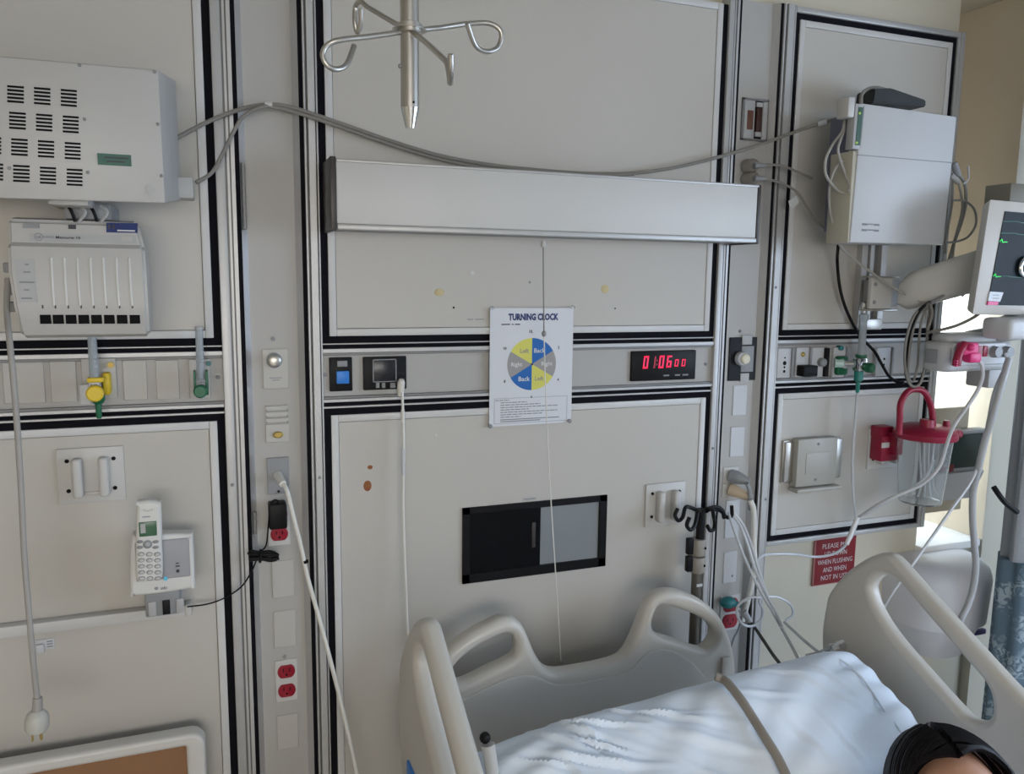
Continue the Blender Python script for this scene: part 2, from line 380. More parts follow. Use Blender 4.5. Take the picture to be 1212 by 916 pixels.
# service columns
def column(label, xa, xg0, xg1, xb, screws, top_screws=(), slots=()):
    # xa..xg0 chrome, black gasket at xg0, face between, black gasket at xg1, chrome to xb
    t = thing('service_column', label, 'wall column', ((xa+xb)/2, .03, .12)); z0, z1 = .12, 2.30
    g = .009
    def rail(x0, x1, n):
        w = (x1-x0)/n
        for k in range(n):
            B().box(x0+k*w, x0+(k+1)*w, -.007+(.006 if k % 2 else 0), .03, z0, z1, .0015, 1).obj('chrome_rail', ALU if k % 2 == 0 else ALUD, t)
    if xg0 > xa: 
        B().box(xa, xa+(xg0-xa)*.5, -.007, .03, z0, z1, .002).obj('chrome_rail', ALU, t)
        x = xa+(xg0-xa)*.5
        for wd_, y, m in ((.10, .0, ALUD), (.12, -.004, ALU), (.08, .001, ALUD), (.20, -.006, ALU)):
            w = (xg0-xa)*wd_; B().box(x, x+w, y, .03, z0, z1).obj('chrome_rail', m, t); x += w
    B().box(xg0, xg0+g, -.001, .03, z0, z1).obj('gasket', GASKET, t)
    B().box(xg1-g, xg1, -.001, .03, z0, z1).obj('gasket', GASKET, t)
    x = xg1
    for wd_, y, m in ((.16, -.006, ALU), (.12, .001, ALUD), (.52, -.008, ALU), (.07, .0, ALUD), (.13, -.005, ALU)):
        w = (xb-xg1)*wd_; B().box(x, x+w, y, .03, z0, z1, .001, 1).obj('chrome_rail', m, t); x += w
    xa_, xb_ = xg0+g, xg1-g; s = .012
    for (p, q) in (((xa_, -.002), (xa_+s, .015)), ((xb_, -.002), (xb_-s, .015))):
        bb = B(); bm = bb.bm
        v = [bm.verts.new(c) for c in ((p[0], p[1], z0), (q[0], q[1], z0), (q[0], q[1], z1), (p[0], p[1], z1), (p[0], .03, z0), (q[0], .03, z0), (q[0], .03, z1), (p[0], .03, z1))]
        for f in ((0, 1, 2, 3), (4, 7, 6, 5), (0, 3, 7, 4), (1, 5, 6, 2), (0, 4, 5, 1), (3, 2, 6, 7)): bm.faces.new([v[i] for i in f])
        bmesh.ops.recalc_face_normals(bm, faces=bm.faces)
        bb.obj('reveal', REVEAL if p[0] < q[0] else ALU, t, smooth=False)
    B().box(xa_+s, xb_-s, .015, .03, z0, z1).obj('column_face', COLF, t)
    for px, ya, yb in slots:
        p, q = at(px, ya, -.006), at(px, yb, -.006); B().box(xa_+.004, xa_+.010, .0, .012, q.z, p.z, .001, 1).obj('reveal_slot', ALUD, t)
    for px, py in screws:
        p = at(px, py, -.015); B().lathe([(.0045, 0), (.004, .003), (.001, .004)], (p.x, .015, p.z), (0, -1, 0), 10).obj('screw', GREYP, t)
    for px, py in top_screws:
        p = at(px, py, 0); B().lathe([(.004, 0), (.0035, .0025), (.001, .0035)], (p.x, -.007, p.z), (0, -1, 0), 10).obj('screw', GREYP, t)
    return t
column('tall service column of outlets left of the bed, red outlets low', .0105, .048, .186, .215, [(323, 401), (337, 777)], [(275, 573), (378, 564)], [(290, 193, 272), (296, 606, 632)])
column('tall service column of outlets right of the bed, black plate', 1.216, 1.246, 1.381, 1.419, [(876, 392), (866, 681)], [(904, 590), (916, 340), (842, 530)])
# outer metal frame of the right-hand panels
ft = thing('panel_frame', 'aluminium edge frame along top and right of the right panels', 'frame', (1.99, .03, .865))
B().box(1.976, 1.986, -.004, .03, .879, 2.283).obj('frame_rail', ALU, ft)
B().box(1.986, 2.0, -.008, .03, .865, 2.298, .002).obj('frame_rail', ALU, ft)
B().box(1.419, 1.986, -.006, .03, 2.283, 2.298, .002).obj('frame_rail', ALU, ft)
B().box(1.419, 1.986, -.006, .03, .865, .879, .002).obj('frame_rail', ALU, ft)

# ---------------------------------------------------------------- overbed light
X0, X1, Z0, Z1, DF = .222, 1.252, 1.693, 1.831, .12
t = thing('overbed_light', 'long white overbed wall light with dark end caps', 'light', ((X0+X1)/2, 0, Z0))
B().box(X0+.012, X1-.012, -DF, -.008, Z0+.012, Z1-.004, .002).obj('diffuser', mat('light_diffuser', (.55, .55, .535), .45, var=.02), t)
B().box(X0, X0+.012, -DF-.002, -.008, Z0-.002, Z1+.004, .002).obj('end_cap', BROWNB, t)
B().box(X1-.010, X1, -DF+.001, -.008, Z0-.002, Z1+.001, .002).obj('end_cap', BROWNB, t)
B().box(X0+.012, X1-.010, -DF-.003, -DF+.012, Z0, Z0+.012, .003).obj('bottom_rail', ALU, t)
B().box(X0+.012, X1-.010, -DF-.003, -DF+.008, Z1-.006, Z1, .002).obj('top_rail', ALU, t)
B().box(X0+.012, X1-.010, -DF+.012, -.008, Z0+.002, Z0+.010).obj('louvre', GREYP, t)
# pull cord
p0 = at(643, 288, .1); 
t = thing('pull_cord', 'thin grey pull cord hanging from overbed light past the paper clock', 'cord', (p0.x, -.1, 1.60))
q = [at(643, 290, .10), at(643.3, 340, .098), at(643.8, 395, .096)]
B().lathe([(.002, 0), (.006, .004), (.006, .012), (.003, .016)], (p0.x, -.1, p0.z-.010), n=12).obj('ferrule', WHITE, t)
B().tube(q, .0016, 6).obj('cord', CABLEG, t)
B().ball(q[-1], .0055, 1, 1, 1.3, 10).obj('bead', GREYP, t)
B().tube([at(644, 398, .095), at(646, 470, .09), at(652, 590, .08), at(659, 700, .07), at(664, 783, .065)], .0015, 6).obj('cord', CABLEW, t)
B().ball(at(664, 784, .065), .004, n=8).obj('bead', GREYP, t)

# ---------------------------------------------------------------- paper turning clock
xs = (.341*1.75, .4625*1.75); PZ0, PZ1 = 1.6+(1.401-1.6)*1.75, 1.6+(1.561-1.6)*1.75
xc, zc = (xs[0]+xs[1])/2, 0
def sheetY(x, z): return -.0065-.006*max(0, ((x-xs[0])/(xs[1]-xs[0])-.5))**2-.004*math.sin((z-PZ0)/(PZ1-PZ0)*PI)
t = thing('paper_poster', 'white paper turning clock with blue, yellow and grey wheel', 'poster', (xc, -.006, PZ0))
b = B(); bm = b.bm; N = 12
g = [[bm.verts.new((xs[0]+(xs[1]-xs[0])*i/N, -.0075, PZ0+(PZ1-PZ0)*j/N)) for j in range(N+1)] for i in range(N+1)]
g2 = [[bm.verts.new(v.co+Vector((0, .0008, 0))) for v in r] for r in g]
for i in range(N):
    for j in range(N):
        bm.faces.new((g[i][j], g[i+1][j], g[i+1][j+1], g[i][j+1])); bm.faces.new((g2[i][j], g2[i][j+1], g2[i+1][j+1], g2[i+1][j]))
b.obj('sheet', PAPER, t)
YP = -.0079
ctr = at(629.5, 431, .008); R = .0625; wx, wz = xc, ctr.z
for k in range(6):                       # wedges clockwise from twelve
    a0, a1 = PI/2-k*PI/3, PI/2-(k+1)*PI/3
    pts = [(wx, YP, wz)]+[(wx+R*math.cos(a0+(a1-a0)*i/8), YP, wz+R*math.sin(a0+(a1-a0)*i/8)) for i in range(9)]
    B().poly(pts, .0003).obj('wedge', (PBLUE, PGREY, PYEL)[k % 3], t, smooth=False)
    am = (a0+a1)/2
    text('lettering', ('Back', 'Right', 'Left')[k % 3], wx+R*.62*math.cos(am), wz+R*.62*math.sin(am)-.001, YP-.0005, .011 if k % 3 != 1 else .013, PWHITE if k % 3 != 2 else PGREY, t, bold=.015)
    an = PI/2-k*PI/3
    text('lettering', ('12', '2', '4', '6', '8', '10')[k], wx+R*1.27*math.cos(an)-(.004 if k == 0 else 0), wz+R*1.25*math.sin(an), YP-.0003, .007, PDARK, t, bold=.03)
text('lettering', 'TURNING CLOCK', xc+.003, PZ1-.021, YP-.0003, .0165, PNAVY, t, w=.128, bold=.045)
for a, c in ((.028, .050), (.054, .058), (.062, .075)): B().box(xs[0]+a, xs[0]+c, YP, YP+.0003, PZ1-.0395, PZ1-.037).obj('print_line', PDARK, t)
zb0, zb1 = PZ0+.006, PZ0+.067
fb = B()
for x0, x1, z0, z1 in ((xs[0]+.012, xs[1]-.012, zb1-.0008, zb1), (xs[0]+.012, xs[1]-.012, zb0, zb0+.0008), (xs[0]+.012, xs[0]+.0128, zb0, zb1), (xs[1]-.0128, xs[1]-.012, zb0, zb1)): fb.box(x0, x1, YP, YP+.0003, z0, z1)
fb.obj('print_frame', PMID, t)
fb = B(); rr = random.Random(3)
for k, (a, c) in enumerate(((.015, .05), (.028, .095), (.028, .13), (.028, .175), (.028, .10), (.028, .175), (.028, .135), (.028, .08))):
    x = a
    while x < c: 
        w = rr.uniform(.006, .014); fb.box(xs[0]+x, xs[0]+min(c, x+w), YP, YP+.0003, zb1-.006-k*.0058, zb1-.0038-k*.0058); x += w+.0018
for k in range(2):
    fb.box(xs[0]+.028, xs[0]+(.18, .13)[k], YP, YP+.0003, zb0+.008-k*.0045, zb0+.0105-k*.0045)
tag(fb.obj('print_line', PMID, t), 'rows of small grey print')
for i, (x, z) in enumerate(((xs[0]+.003, PZ1+.001), (xs[1]-.003, PZ1+.002), (xs[0]+.002, PZ0+.002), (xs[1]-.006, PZ0+.004))):
    B().lathe([(.0025, 0), (.0025, .004), (.005, .005), (.005, .009), (.0035, .010)], (x, -.004, z), (0, -1, 0), 12).obj('push_pin', CLEAR if i < 2 else GREYP, t)
B().lathe([(.0025, 0), (.0025, .003), (.001, .004)], (wx, YP+.001, wz), (0, -1, 0), 10).obj('clock_pivot', PDARK, t)

# ---------------------------------------------------------------- centre strip instruments
r = rect(390, 417, 423, 463, 0)
t = thing('button_module', 'black module with square blue button on the centre strip', 'button', ((r[0]+r[1])/2, .006, r[2]))
wallbox(B(), r, -.002, .008, .002).obj('housing', BLACK, t)
q = rect(398, 413, 439, 454, .004); wallbox(B(), q, -.008, 0, .002).obj('button', BLUE, t)
q = rect(399, 411, 427, 434, .002); wallbox(B(), q, -.004, 0, .001).obj('lens', GREYP, t)
r = rect(430, 481, 422, 461, 0)
t = thing('socket_module', 'black nurse call socket module left of paper clock', 'socket', ((r[0]+r[1])/2, .006, r[2]))
wallbox(B(), r, -.002, .008, .002).obj('housing', BLACK, t)
q = rect(441, 469, 425, 452, .004); wallbox(B(), q, -.006, 0, .004).obj('cover', mat('smoked_cover', (.02, .02, .024), .25), t)
zf = B()
for x0, x1, z0, z1 in ((q[0], q[1], q[3]-.002, q[3]), (q[0], q[1], q[2], q[2]+.002), (q[0], q[0]+.002, q[2], q[3]), (q[1]-.002, q[1], q[2], q[3])): zf.box(x0, x1, -.007, -.002, z0, z1)
zf.obj('cover_rim', GREYP, t)
for xa, xb in ((445, 449), (452, 456), (462, 468)):
    q2 = rect(xa, xb, 453, 459, .002); wallbox(B(), q2, -.003, 0).obj('port', GREYP, t)
pl = at(475, 456, .03)
t = thing('call_cord', 'white nurse call cord plugged into black socket and hanging straight', 'cord', (pl.x, -.03, .7))
B().lathe([(.0055, -.02), (.0075, -.012), (.0085, .0), (.0085, .012), (.006, .020)], (pl.x, -.025, pl.z-.006), (0, -.35, .95), 14).obj('plug', CABLEW, t)
B().box(pl.x-.005, pl.x+.005, -.026, -.001, pl.z-.003, pl.z+.009, .002).obj('plug_tip', GREYP, t)
B().tube([at(476, 464, .028), at(477, 490, .03), at(478, 540, .032), at(477, 590, .035), at(478.5, 650, .04), at(480.5, 700, .045), at(483, 752, .05), at(492, 850, .06)], .0032, 8).obj('cord', CABLEW, t)
B().cyl(at(476.7, 485, .03), at(477, 500, .03), .0042, n=10).obj('sleeve', CABLEW, t)
B().cyl(at(477, 530, .032), at(477.2, 562, .033), .0042, n=10).obj('sleeve', COOLW, t)

r = rect(747, 823, 415, 450, 0)
t = thing('digital_clock', 'black wall clock with red digits reading 01:06 on centre strip', 'clock', ((r[0]+r[1])/2, .006, r[2]))
wallbox(B(), r, -.003, .008, .003).obj('housing', BLACK, t)
SEG = {'0': 'abcdef', '1': 'bc', '6': 'acdefg', '8': 'abcdefg'}
def digit(ch, x, z, w, h, m, n='digit'):
    k = h*.13; bb = B(); sl = .10
    S = {'a': (0, h-k, w, h), 'd': (0, 0, w, k), 'g': (0, h/2-k/2, w, h/2+k/2), 'f': (0, h/2, k, h), 'e': (0, 0, k, h/2), 'b': (w-k, h/2, w, h), 'c': (w-k, 0, w, h/2)}
    for s_ in SEG[ch]:
        a = S[s_]; pts = []
        for (u, v) in ((a[0], a[1]), (a[2], a[1]), (a[2], a[3]), (a[0], a[3])): pts.append((x+u+sl*v, -.0042, z+v))
        bb.poly(pts, .001)
    bb.obj(n, m, t, smooth=False)
W_ = r[1]-r[0]; H_ = r[3]-r[2]; zb = r[2]+H_*.42
digit('0', r[0]+W_*.165, zb, W_*.075, H_*.42, LED)
digit('1', r[0]+W_*.28, zb, W_*.07, H_*.40, LEDD)
digit('0', r[0]+W_*.405, zb, W_*.075, H_*.42, LED)
digit('6', r[0]+W_*.525, zb+.001, W_*.075, H_*.40, LED)
digit('0', r[0]+W_*.655, zb+.003, W_*.055, H_*.24, LED); digit('0', r[0]+W_*.765, zb+.003, W_*.055, H_*.24, LED)
for k in (.3, .62): B().box(r[0]+W_*.375, r[0]+W_*.39, -.0042, -.003, zb+H_*.42*k-.002, zb+H_*.42*k+.002).obj('colon_dot', LEDD, t)
for a, c in ((.49, .58), (.67, .75), (.79, .88)): B().box(r[0]+W_*a, r[0]+W_*c, -.0036, -.003, r[2]+H_*.14, r[2]+H_*.19).obj('print_line', PMID, t)

# ---------------------------------------------------------------- blank and socket plates
def blank(label, xl, xr, yt, yb, y, m=PLATE):
    r = rect(xl, xr, yt, yb, -y)
    return tag(wallbox(B(), r, y-.003, y+.002, .001, 1).obj('blank_plate', m), label, 'blank plate', 'blank cover plates')
for lab, a in (('blank plate at far left of left strip, behind the hanging grey cord', (4, 16, 426, 478)), ('blank plate left of yellow flowmeter, second from the flowmeter', (19, 53, 426, 477)),
            ('blank plate directly left of the yellow flowmeter', (60, 91, 427, 476)), ('blank plate directly right of the yellow flowmeter', (146, 174, 426, 473)),
            ('blank plate directly left of the left green flowmeter', (185, 212, 426, 472))): blank(lab, *a, .006)
for lab, a in (('blank plate on left column just below the black cable bundle', (322, 348, 663, 706)), ('blank plate on left column, second below the cable bundle', (324, 350, 722, 765)),
            ('blank plate on left column below the low red outlet', (328, 353, 845, 885))): blank(lab, *a, .015)
for lab, a in (('pale blank plate right below the black plate with white knob', (867, 883, 456, 491)), ('pale blank plate above the two round plugs, right column', (864, 880, 505, 540)),
            ('pale blank plate behind the black infusion hooks, right column', (858, 874, 592, 636)), ('pale blank plate below the infusion hooks and above the teal plug', (856, 871, 653, 689))): blank(lab, *a, .015, COOLW)

def duplex(label, xl, xr, yt, yb, y, shown=2):
    r = rect(xl, xr, yt, yb, -y); xc = (r[0]+r[1])/2; zc = (r[2]+r[3])/2
    t = thing('wall_outlet', label, 'outlet', (xc, y, r[2]))
    wallbox(B(), r, y-.004, y+.002, .001, 1).obj('cover_plate', WHITE, t)
    w, h = (r[1]-r[0])*.40, (r[3]-r[2])*.40
    for s in (1, -1):
        z = zc+s*(r[3]-r[2])*.23
        bb = B(); bb.lathe([(w, 0), (w, .003), (w*.93, .004)], (xc, y-.003, z), (0, -1, 0), 20)
        for v in bb.bm.verts: v.co.z = z+max(-w*.78, min(w*.78, v.co.z-z))
        o = bb.obj('receptacle', REDO, t)
        for dx in (-.35, .35): B().box(xc+dx*w-.001, xc+dx*w+.001, y-.0075, y-.006, z, z+.008).obj('slot', DARK, o)
        B().cyl((xc, y-.006, z-.007), (xc, y-.0075, z-.007), .0025, n=8).obj('slot', DARK, o)
    return t
duplex('red double outlet low on left column, nothing plugged in', 326, 352, 780, 829, .015)
duplex('red outlet on left column with the black power adapter', 317, 343, 594, 645, .015)
duplex('red outlet low on right column with a teal plug', 852, 874, 704, 745, .015)

# knob plate, latch plate, grey plate on left column
r = rect(311, 341, 413, 460, -.015); xc = (r[0]+r[1])/2
t = thing('knob_plate', 'small wall plate with round chrome-rimmed knob on left column', 'control', (xc, .015, r[2]))
wallbox(B(), r, .011, .017, .001, 1).obj('cover_plate', PLATE, t)
k = at(325, 427, 0)
B().lathe([(.0165, 0), (.0165, .004), (.014, .006)], (k.x, .011, k.z), (0, -1, 0), 24).obj('bezel', GREYP, t)
B().lathe([(.0135, 0), (.0125, .012), (.009, .014)], (k.x, .006, k.z), (0, -1, 0), 24).obj('knob', STEEL, t)
for z, w in ((.38, .5), (.30, .3)): B().box(xc-(r[1]-r[0])*w/2, xc+(r[1]-r[0])*w/2, .0107, .0115, r[2]+(r[3]-r[2])*z*.7, r[2]+(r[3]-r[2])*z*.7+.002).obj('print_line', PMID, t)
r = rect(314, 342, 478, 523, -.015); xc = (r[0]+r[1])/2; hh = r[3]-r[2]
t = thing('card_plate', 'slotted wall plate with brassy oval insert on left column', 'control', (xc, .015, r[2]))
B().box(r[0], r[1], .011, .017, r[2], r[2]+hh*.48, .001, 1).obj('cover_plate', PLATE, t)
for k in range(3):
    B().box(r[0]+.001, r[1]-.001, .010, .017, r[2]+hh*(.52+.16*k), r[2]+hh*(.64+.16*k), .001, 1).obj('slat', PLATE, t)
    for s in (r[0]+.003, r[1]-.003): B().cyl((s, .0105, r[2]+hh*(.53+.16*k)), (s, .008, r[2]+hh*(.53+.16*k)), .0018, n=8).obj('screw', GREYP, t)
bb = B(); bb.lathe([(.011, 0), (.011, .003), (.008, .005)], (xc+.001, .011, r[2]+hh*.2), (0, -1, 0), 18)
for v in bb.bm.verts: v.co.z = r[2]+hh*.2+(v.co.z-r[2]-hh*.2)*.65
bb.obj('oval_insert', BRASS, t)
r = rect(316, 342, 541, 584, -.015); xc = (r[0]+r[1])/2
t = thing('grey_plate', 'plain grey socket plate on left column with a white plug', 'outlet', (xc, .015, r[2]))
wallbox(B(), r, .010, .017, .001, 1).obj('cover_plate', GREYP, t)
B().cyl((xc, .011, r[2]+.006), (xc, .008, r[2]+.006), .003, n=10).obj('screw', DARK, t)
pp = at(329, 563, -.005)
t = thing('power_cable', 'white power cord from the grey plate down past left panel edge', 'cord', (pp.x, .0, .6))
B().cyl((pp.x, .0105, pp.z), at(335, 573, .035), .0095, .0075, 14).obj('plug', CABLEW, t)
B().tube([at(334, 571, .03), at(340, 582, .045), at(348, 615, .05), at(356, 646, .05), at(364, 683, .055), at(375, 722, .06), at(388, 770, .07), at(402, 825, .08), at(412, 868, .09), at(421, 908, .10), at(432, 960, .12)], .0048, 10).obj('cord', CABLEW, t)
c0 = at(364, 664, .055); B().cyl(at(361.5, 663, .054), at(362.3, 666, .054), .0056, n=10).obj('cable_tie', DARK, t)

# black adapter + phone cable bundle
r = rect(318.5, 340, 597, 627, .03)
t = thing('power_adapter', 'black power adapter in red outlet with bundled cable to phone', 'adapter', ((r[0]+r[1])/2, .012, r[2]))
wallbox(B(), r, -.03, .0075, .004).obj('body', BLACK, t)
B().tube([at(330, 599, .02), at(328, 592, .025), at(322, 594, .025), at(319, 608, .025), at(317, 630, .02), at(315, 645, .02), at(310, 652, .02)], .0018, 6).obj('cable', BLACK, t)
bb = B(); rr = random.Random(5)
for k in range(16):
    dz = rr.uniform(-.011, .012); dy = rr.uniform(0, .012)
    a = at(295, 656, .03); c = at(329, 657, .03); mz = dz*1.2
    bb.tube([a+Vector((rr.uniform(-.004, .004), -dy, dz)), a*.6+c*.4+Vector((0, -dy, dz*.75)), a*.3+c*.7+Vector((0, -dy, dz)), c+Vector((rr.uniform(-.006, .002), -dy, dz*.7))], .0027, 6)
bb.obj('cable_bundle', BLACK, t)
a = at(308, 657, .03); B().tube([a+Vector((0, .004, .0)), a+Vector((.001, -.006, .013)), a+Vector((0, -.017, 0)), a+Vector((-.001, -.006, -.013))], .003, 6, closed=True).obj('tie', BLACK, t)
B().tube([at(303, 664, .03), at(297, 678, .025), at(285, 695, .02), at(265, 708, .02), at(245, 715, .03), at(222, 718, .05)], .0018, 6).obj('cable', BLACK, t)

# ---------------------------------------------------------------- handle plates
def bracket(label, xl, xr, yt, yb, red=False):
    r = rect(xl, xr, yt, yb, 0); W, H = r[1]-r[0], r[3]-r[2]
    t = thing('wall_bracket', label, 'bracket', ((r[0]+r[1])/2, 0, r[2]), 'equipment mounting brackets')
    wallbox(B(), r, -.006, 0, .002).obj('back_plate', WHITE, t)
    for f in (.31, .70):
        x = r[0]+W*f
        B().box(x-W*.075, x+W*.075, -.03, -.005, r[2]+H*.13, r[3]-H*.16, .006, 3).obj('upright', WHITE, t)
    B().box(r[0]+W*.38, r[0]+W*.62, -.009, -.005, r[2]+H*.14, r[2]+H*.20, .001).obj('ledge', WHITE, t)
    for fx in (.155, .845):
        for fz in (.24, .78):
            B().lathe([(W*.035, 0), (W*.03, .003), (.001, .004)], (r[0]+W*fx, -.006, r[2]+H*fz), (0, -1, 0), 10).obj('screw', DARK, t)
    return t
bracket('white wall bracket with two uprights above the cordless phone', 68, 148, 529, 594)
bracket('white wall bracket with two uprights beside the black infusion hooks', 763, 809, 571, 621)
bracket('white wall bracket partly covered by the red suction clamp', 1026, 1066, 506, 553)

# ---------------------------------------------------------------- pass-through box
r = rect(547, 717, 588, 682, 0); r = (.533, .917, .870, 1.058)
t = thing('passthrough_box', 'black recessed wall box with sliding door, right half grey', 'wall box', ((r[0]+r[1])/2, 0, r[2]))
W, H = r[1]-r[0], r[3]-r[2]
fb = B()
for x0, x1, z0, z1 in ((r[0], r[1], r[3]-.016, r[3]), (r[0], r[1], r[2], r[2]+.024), (r[0], r[0]+.018, r[2], r[3]), (r[1]-.022, r[1], r[2], r[3])): fb.box(x0, x1, -.006, .001, z0, z1, .001, 1)
fb.obj('frame', BLACK, t)
B().box(r[0]+.018, r[0]+W*.525, -.003, .001, r[2]+.024, r[3]-.016).obj('sliding_door', mat('black_gloss', (.005, .005, .006), .3, spec=.2), t)
B().box(r[0]+W*.465, r[0]+W*.49, -.005, -.0025, r[2]+H*.38, r[2]+H*.72, .001).obj('door_pull', BROWNB, t)
B().box(r[0]+W*.525, r[1]-.022, -.0012, .001, r[2]+.024, r[3]-.016).obj('pane', mat('frosted_grey_pane', (.22, .24, .25), .35, var=.06, scale=5), t)
B().box(r[0]+W*.40, r[0]+W*.50, -.001, .0, r[3]+.004, r[3]+.012).obj('label_strip', PLATE, t)
B().box(r[0]+W*.41, r[0]+W*.49, -.0013, -.0005, r[3]+.006, r[3]+.009).obj('print_line', PMID, t)

# ---------------------------------------------------------------- grey cables across the wall
t = thing('wall_cable', 'pair of grey cables sagging across the wall above overbed light', 'cable', (.13, 0, 1.93))
pc = [(200, 168, .03), (240, 147, .02), (265, 136, .02), (290, 128, .02), (316, 124, .02), (345, 127, .02), (400, 145, .02), (460, 166, .02), (520, 184, .025), (580, 195, .03), (640, 201.5, .03), (700, 205.5, .03), (750, 205, .03), (800, 198, .03), (850, 186, .03), (900, 171, .03), (950, 153, .04), (985, 142, .08), (1000, 140, .12)]
B().tube([at(*p) for p in pc], .0042, 8).obj('cable', CABLEG, t)
pc2 = [(x, y+(4.5 if 330 < x < 640 else 1.5), d+.004) for x, y, d in pc[4:13]]
B().tube([at(*p) for p in pc2], .0036, 8).obj('cable', CABLEG, t)
B().cyl(at(313, 123, .022), at(322, 124.5, .022), .0065, n=12).obj('cable_tie', WHITE, t)
B().cyl(at(968, 147, .06), at(978, 144, .07), .0065, n=10).obj('cable_tie', COOLW, t)
B().tube([at(322, 125, .02), at(308, 127, .03), at(288, 138, .03), at(277, 155, .03), at(262, 185, .03), at(250, 205, .03), at(232, 216, .04)], .0038, 8).obj('cable', CABLEG, t)

# ---------------------------------------------------------------- left white electronics box
D = .25
t = thing('electronics_box', 'big white vented electronics box high on the left wall', 'equipment', (-.24, 0, 1.70))
B().hexa([(-.42, -D, 1.935), (-.074, -D, 1.938), (-.073, -D, 1.720), (-.42, -D, 1.716), (-.44, -.03, 1.975), (-.056, -.03, 1.972), (-.055, -.03, 1.745), (-.44, -.03, 1.75)], .004).obj('body', BOXW, t)
B().box(-.43, -.031, -.06, .0, 1.747, 1.787, .003).obj('flange', BOXW, t)
B().box(-.43, -.06, -.03, .0, 1.79, 1.95, .003).obj('back_plate', LGREY, t)
fb = B()
for gx in (-.375, 65/3.523, 178/3.523, 287/3.523):
    for gy in range(4):
        for k in range(5):
            cx = gx if gx < 0 else gx
            px = (18.5, 50, 81.5)[(65/3.523, 178/3.523, 287/3.523).index(gx)] if gx > 0 else -13
            py = 105+gy*31.3+k*4.4+(px-50)*.07-(0 if gy < 3 else 0); px2 = px+gy*2.3
            p = at(px2, py, D)
            fb.box(p.x-.0115, p.x+.0115, -D-.0006, -D+.004, p.z-.0016, p.z+.0016)
fb.obj('vent_slots', DARK, t)
for px, py in ((94, 77), (183, 85), (100, 141), (187, 147), (104, 204), (191, 208), (11, 199)):
    p = at(px, py, D); B().lathe([(.003, 0), (.0025, .002), (.0008, .003)], (p.x, -D, p.z), (0, -1, 0), 8).obj('screw', GREYP, t)
q = rect(115.5, 155.5, 182.5, 196, D); o = wallbox(B(), q, -D-.0012, -D).obj('label_tag', GTAG, t)
for z, a, c in ((.62, .2, .92), (.28, .25, .8)): B().box(q[0]+(q[1]-q[0])*a, q[0]+(q[1]-q[0])*c, -D-.0016, -D-.001, q[2]+(q[3]-q[2])*z, q[2]+(q[3]-q[2])*(z+.13)).obj('print_line', PDARK, o)
p = at(178, 224, D); B().lathe([(.008, 0), (.008, .0008)], (p.x, -D, p.z), (0, -1, 0), 14).obj('sticker', LGREY, t)
q = rect(58, 105, 236, 243, .20); B().box(q[0], q[1], -.21, -.10, q[2], q[3]+.004, .002).obj('bracket_lip', BOXW, t)
q = rect(75, 131, 243, 262, .14); B().box(q[0], q[1], -.13, .0, q[2]+.004, q[3]+.004, .002).obj('bracket', GREYP, t)
for k in range(4):
    x0 = 80+k*13
    B().tube([at(x0, 243, .145), at(x0+5+3*(k % 2), 251, .15), at(x0+9-8*(k % 2), 262, .145)], .003, 6).obj('wire', (BLACK, LGREY, BLACK, LGREY)[k], t)

# ---------------------------------------------------------------- module rack
t = thing('module_rack', 'white eight-slot module rack below the electronics box', 'equipment', (-.22, 0, 1.48))
prof = [(-.120, 1.696), (-.148, 1.691), (-.152, 1.652), (-.161, 1.645), (-.168, 1.60), (-.170, 1.545), (-.165, 1.51), (-.158, 1.492), (-.14, 1.486)]
xl = lambda z: -.331+.010*max(0, (1.60-z)/.11) if z < 1.6 else -.331
xr = lambda z: -.126+.012*min(1, (1.69-z)/.05)
b = B(); bm = b.bm; rows = []
for y, z in prof: rows.append([bm.verts.new((xl(z)+.001, y, z)), bm.verts.new((xr(z), y, z))])
for a, c in zip(rows, rows[1:]): bm.faces.new((a[0], c[0], c[1], a[1]))
bk = [[bm.verts.new((xl(z)+.006, -.0, z)), bm.verts.new((xr(z)-.006, -.0, z))] for y, z in prof]
for i in range(len(prof)-1):
    bm.faces.new((rows[i][0], bk[i][0], bk[i+1][0], rows[i+1][0])); bm.faces.new((rows[i][1], rows[i+1][1], bk[i+1][1], bk[i][1])); bm.faces.new((bk[i][0], bk[i][1], bk[i+1][1], bk[i+1][0]))
bm.faces.new((rows[0][0], rows[0][1], bk[0][1], bk[0][0])); bm.faces.new((rows[-1][0], bk[-1][0], bk[-1][1], rows[-1][1]))
bmesh.ops.recalc_face_normals(bm, faces=bm.faces)
bmesh.ops.bevel(bm, geom=[e for e in bm.edges if e.calc_face_angle(0) > .9], offset=.006, segments=3, affect='EDGES')
b.obj('body', BOXW, t)
def face_y(z):
    for (y0, z0), (y1, z1) in zip(prof, prof[1:]):
        if z0 >= z >= z1: return y0+(y1-y0)*(z0-z)/(z0-z1)
    return -.15
def rk(px, py):
    d = .14
    for _ in range(4): d = -face_y(at(px, py, d).z)
    return at(px, py, d)
for k in range(7):
    x0 = 61+k*15.3-15.3*0
    px0 = 60.5+15.4*k
    B().tube([rk(px0-15.4*0, 305)+Vector((0, 0, 0)), rk(px0+1, 325), rk(px0+2.2, 345), rk(px0+3.6, 362)], .0018, 6).obj('slot_ridge', WHITE2, t)
for k in range(8):
    c = rk(54+k*15.1, 377.5); B().box(c.x-.0085, c.x+.0085, c.y-.0012, c.y+.006, c.z-.0085, c.z+.0075).obj('port', DARK, t)
    c = rk(50.5+k*15.2, 363); B().box(c.x-.0012, c.x+.0012, c.y-.0008, c.y+.002, c.z-.003, c.z+.003).obj('tick', PDARK, t)
c0, c1 = rk(46, 370), rk(166, 386); 
pa, pb = rk(17.5, 307), rk(45, 358)
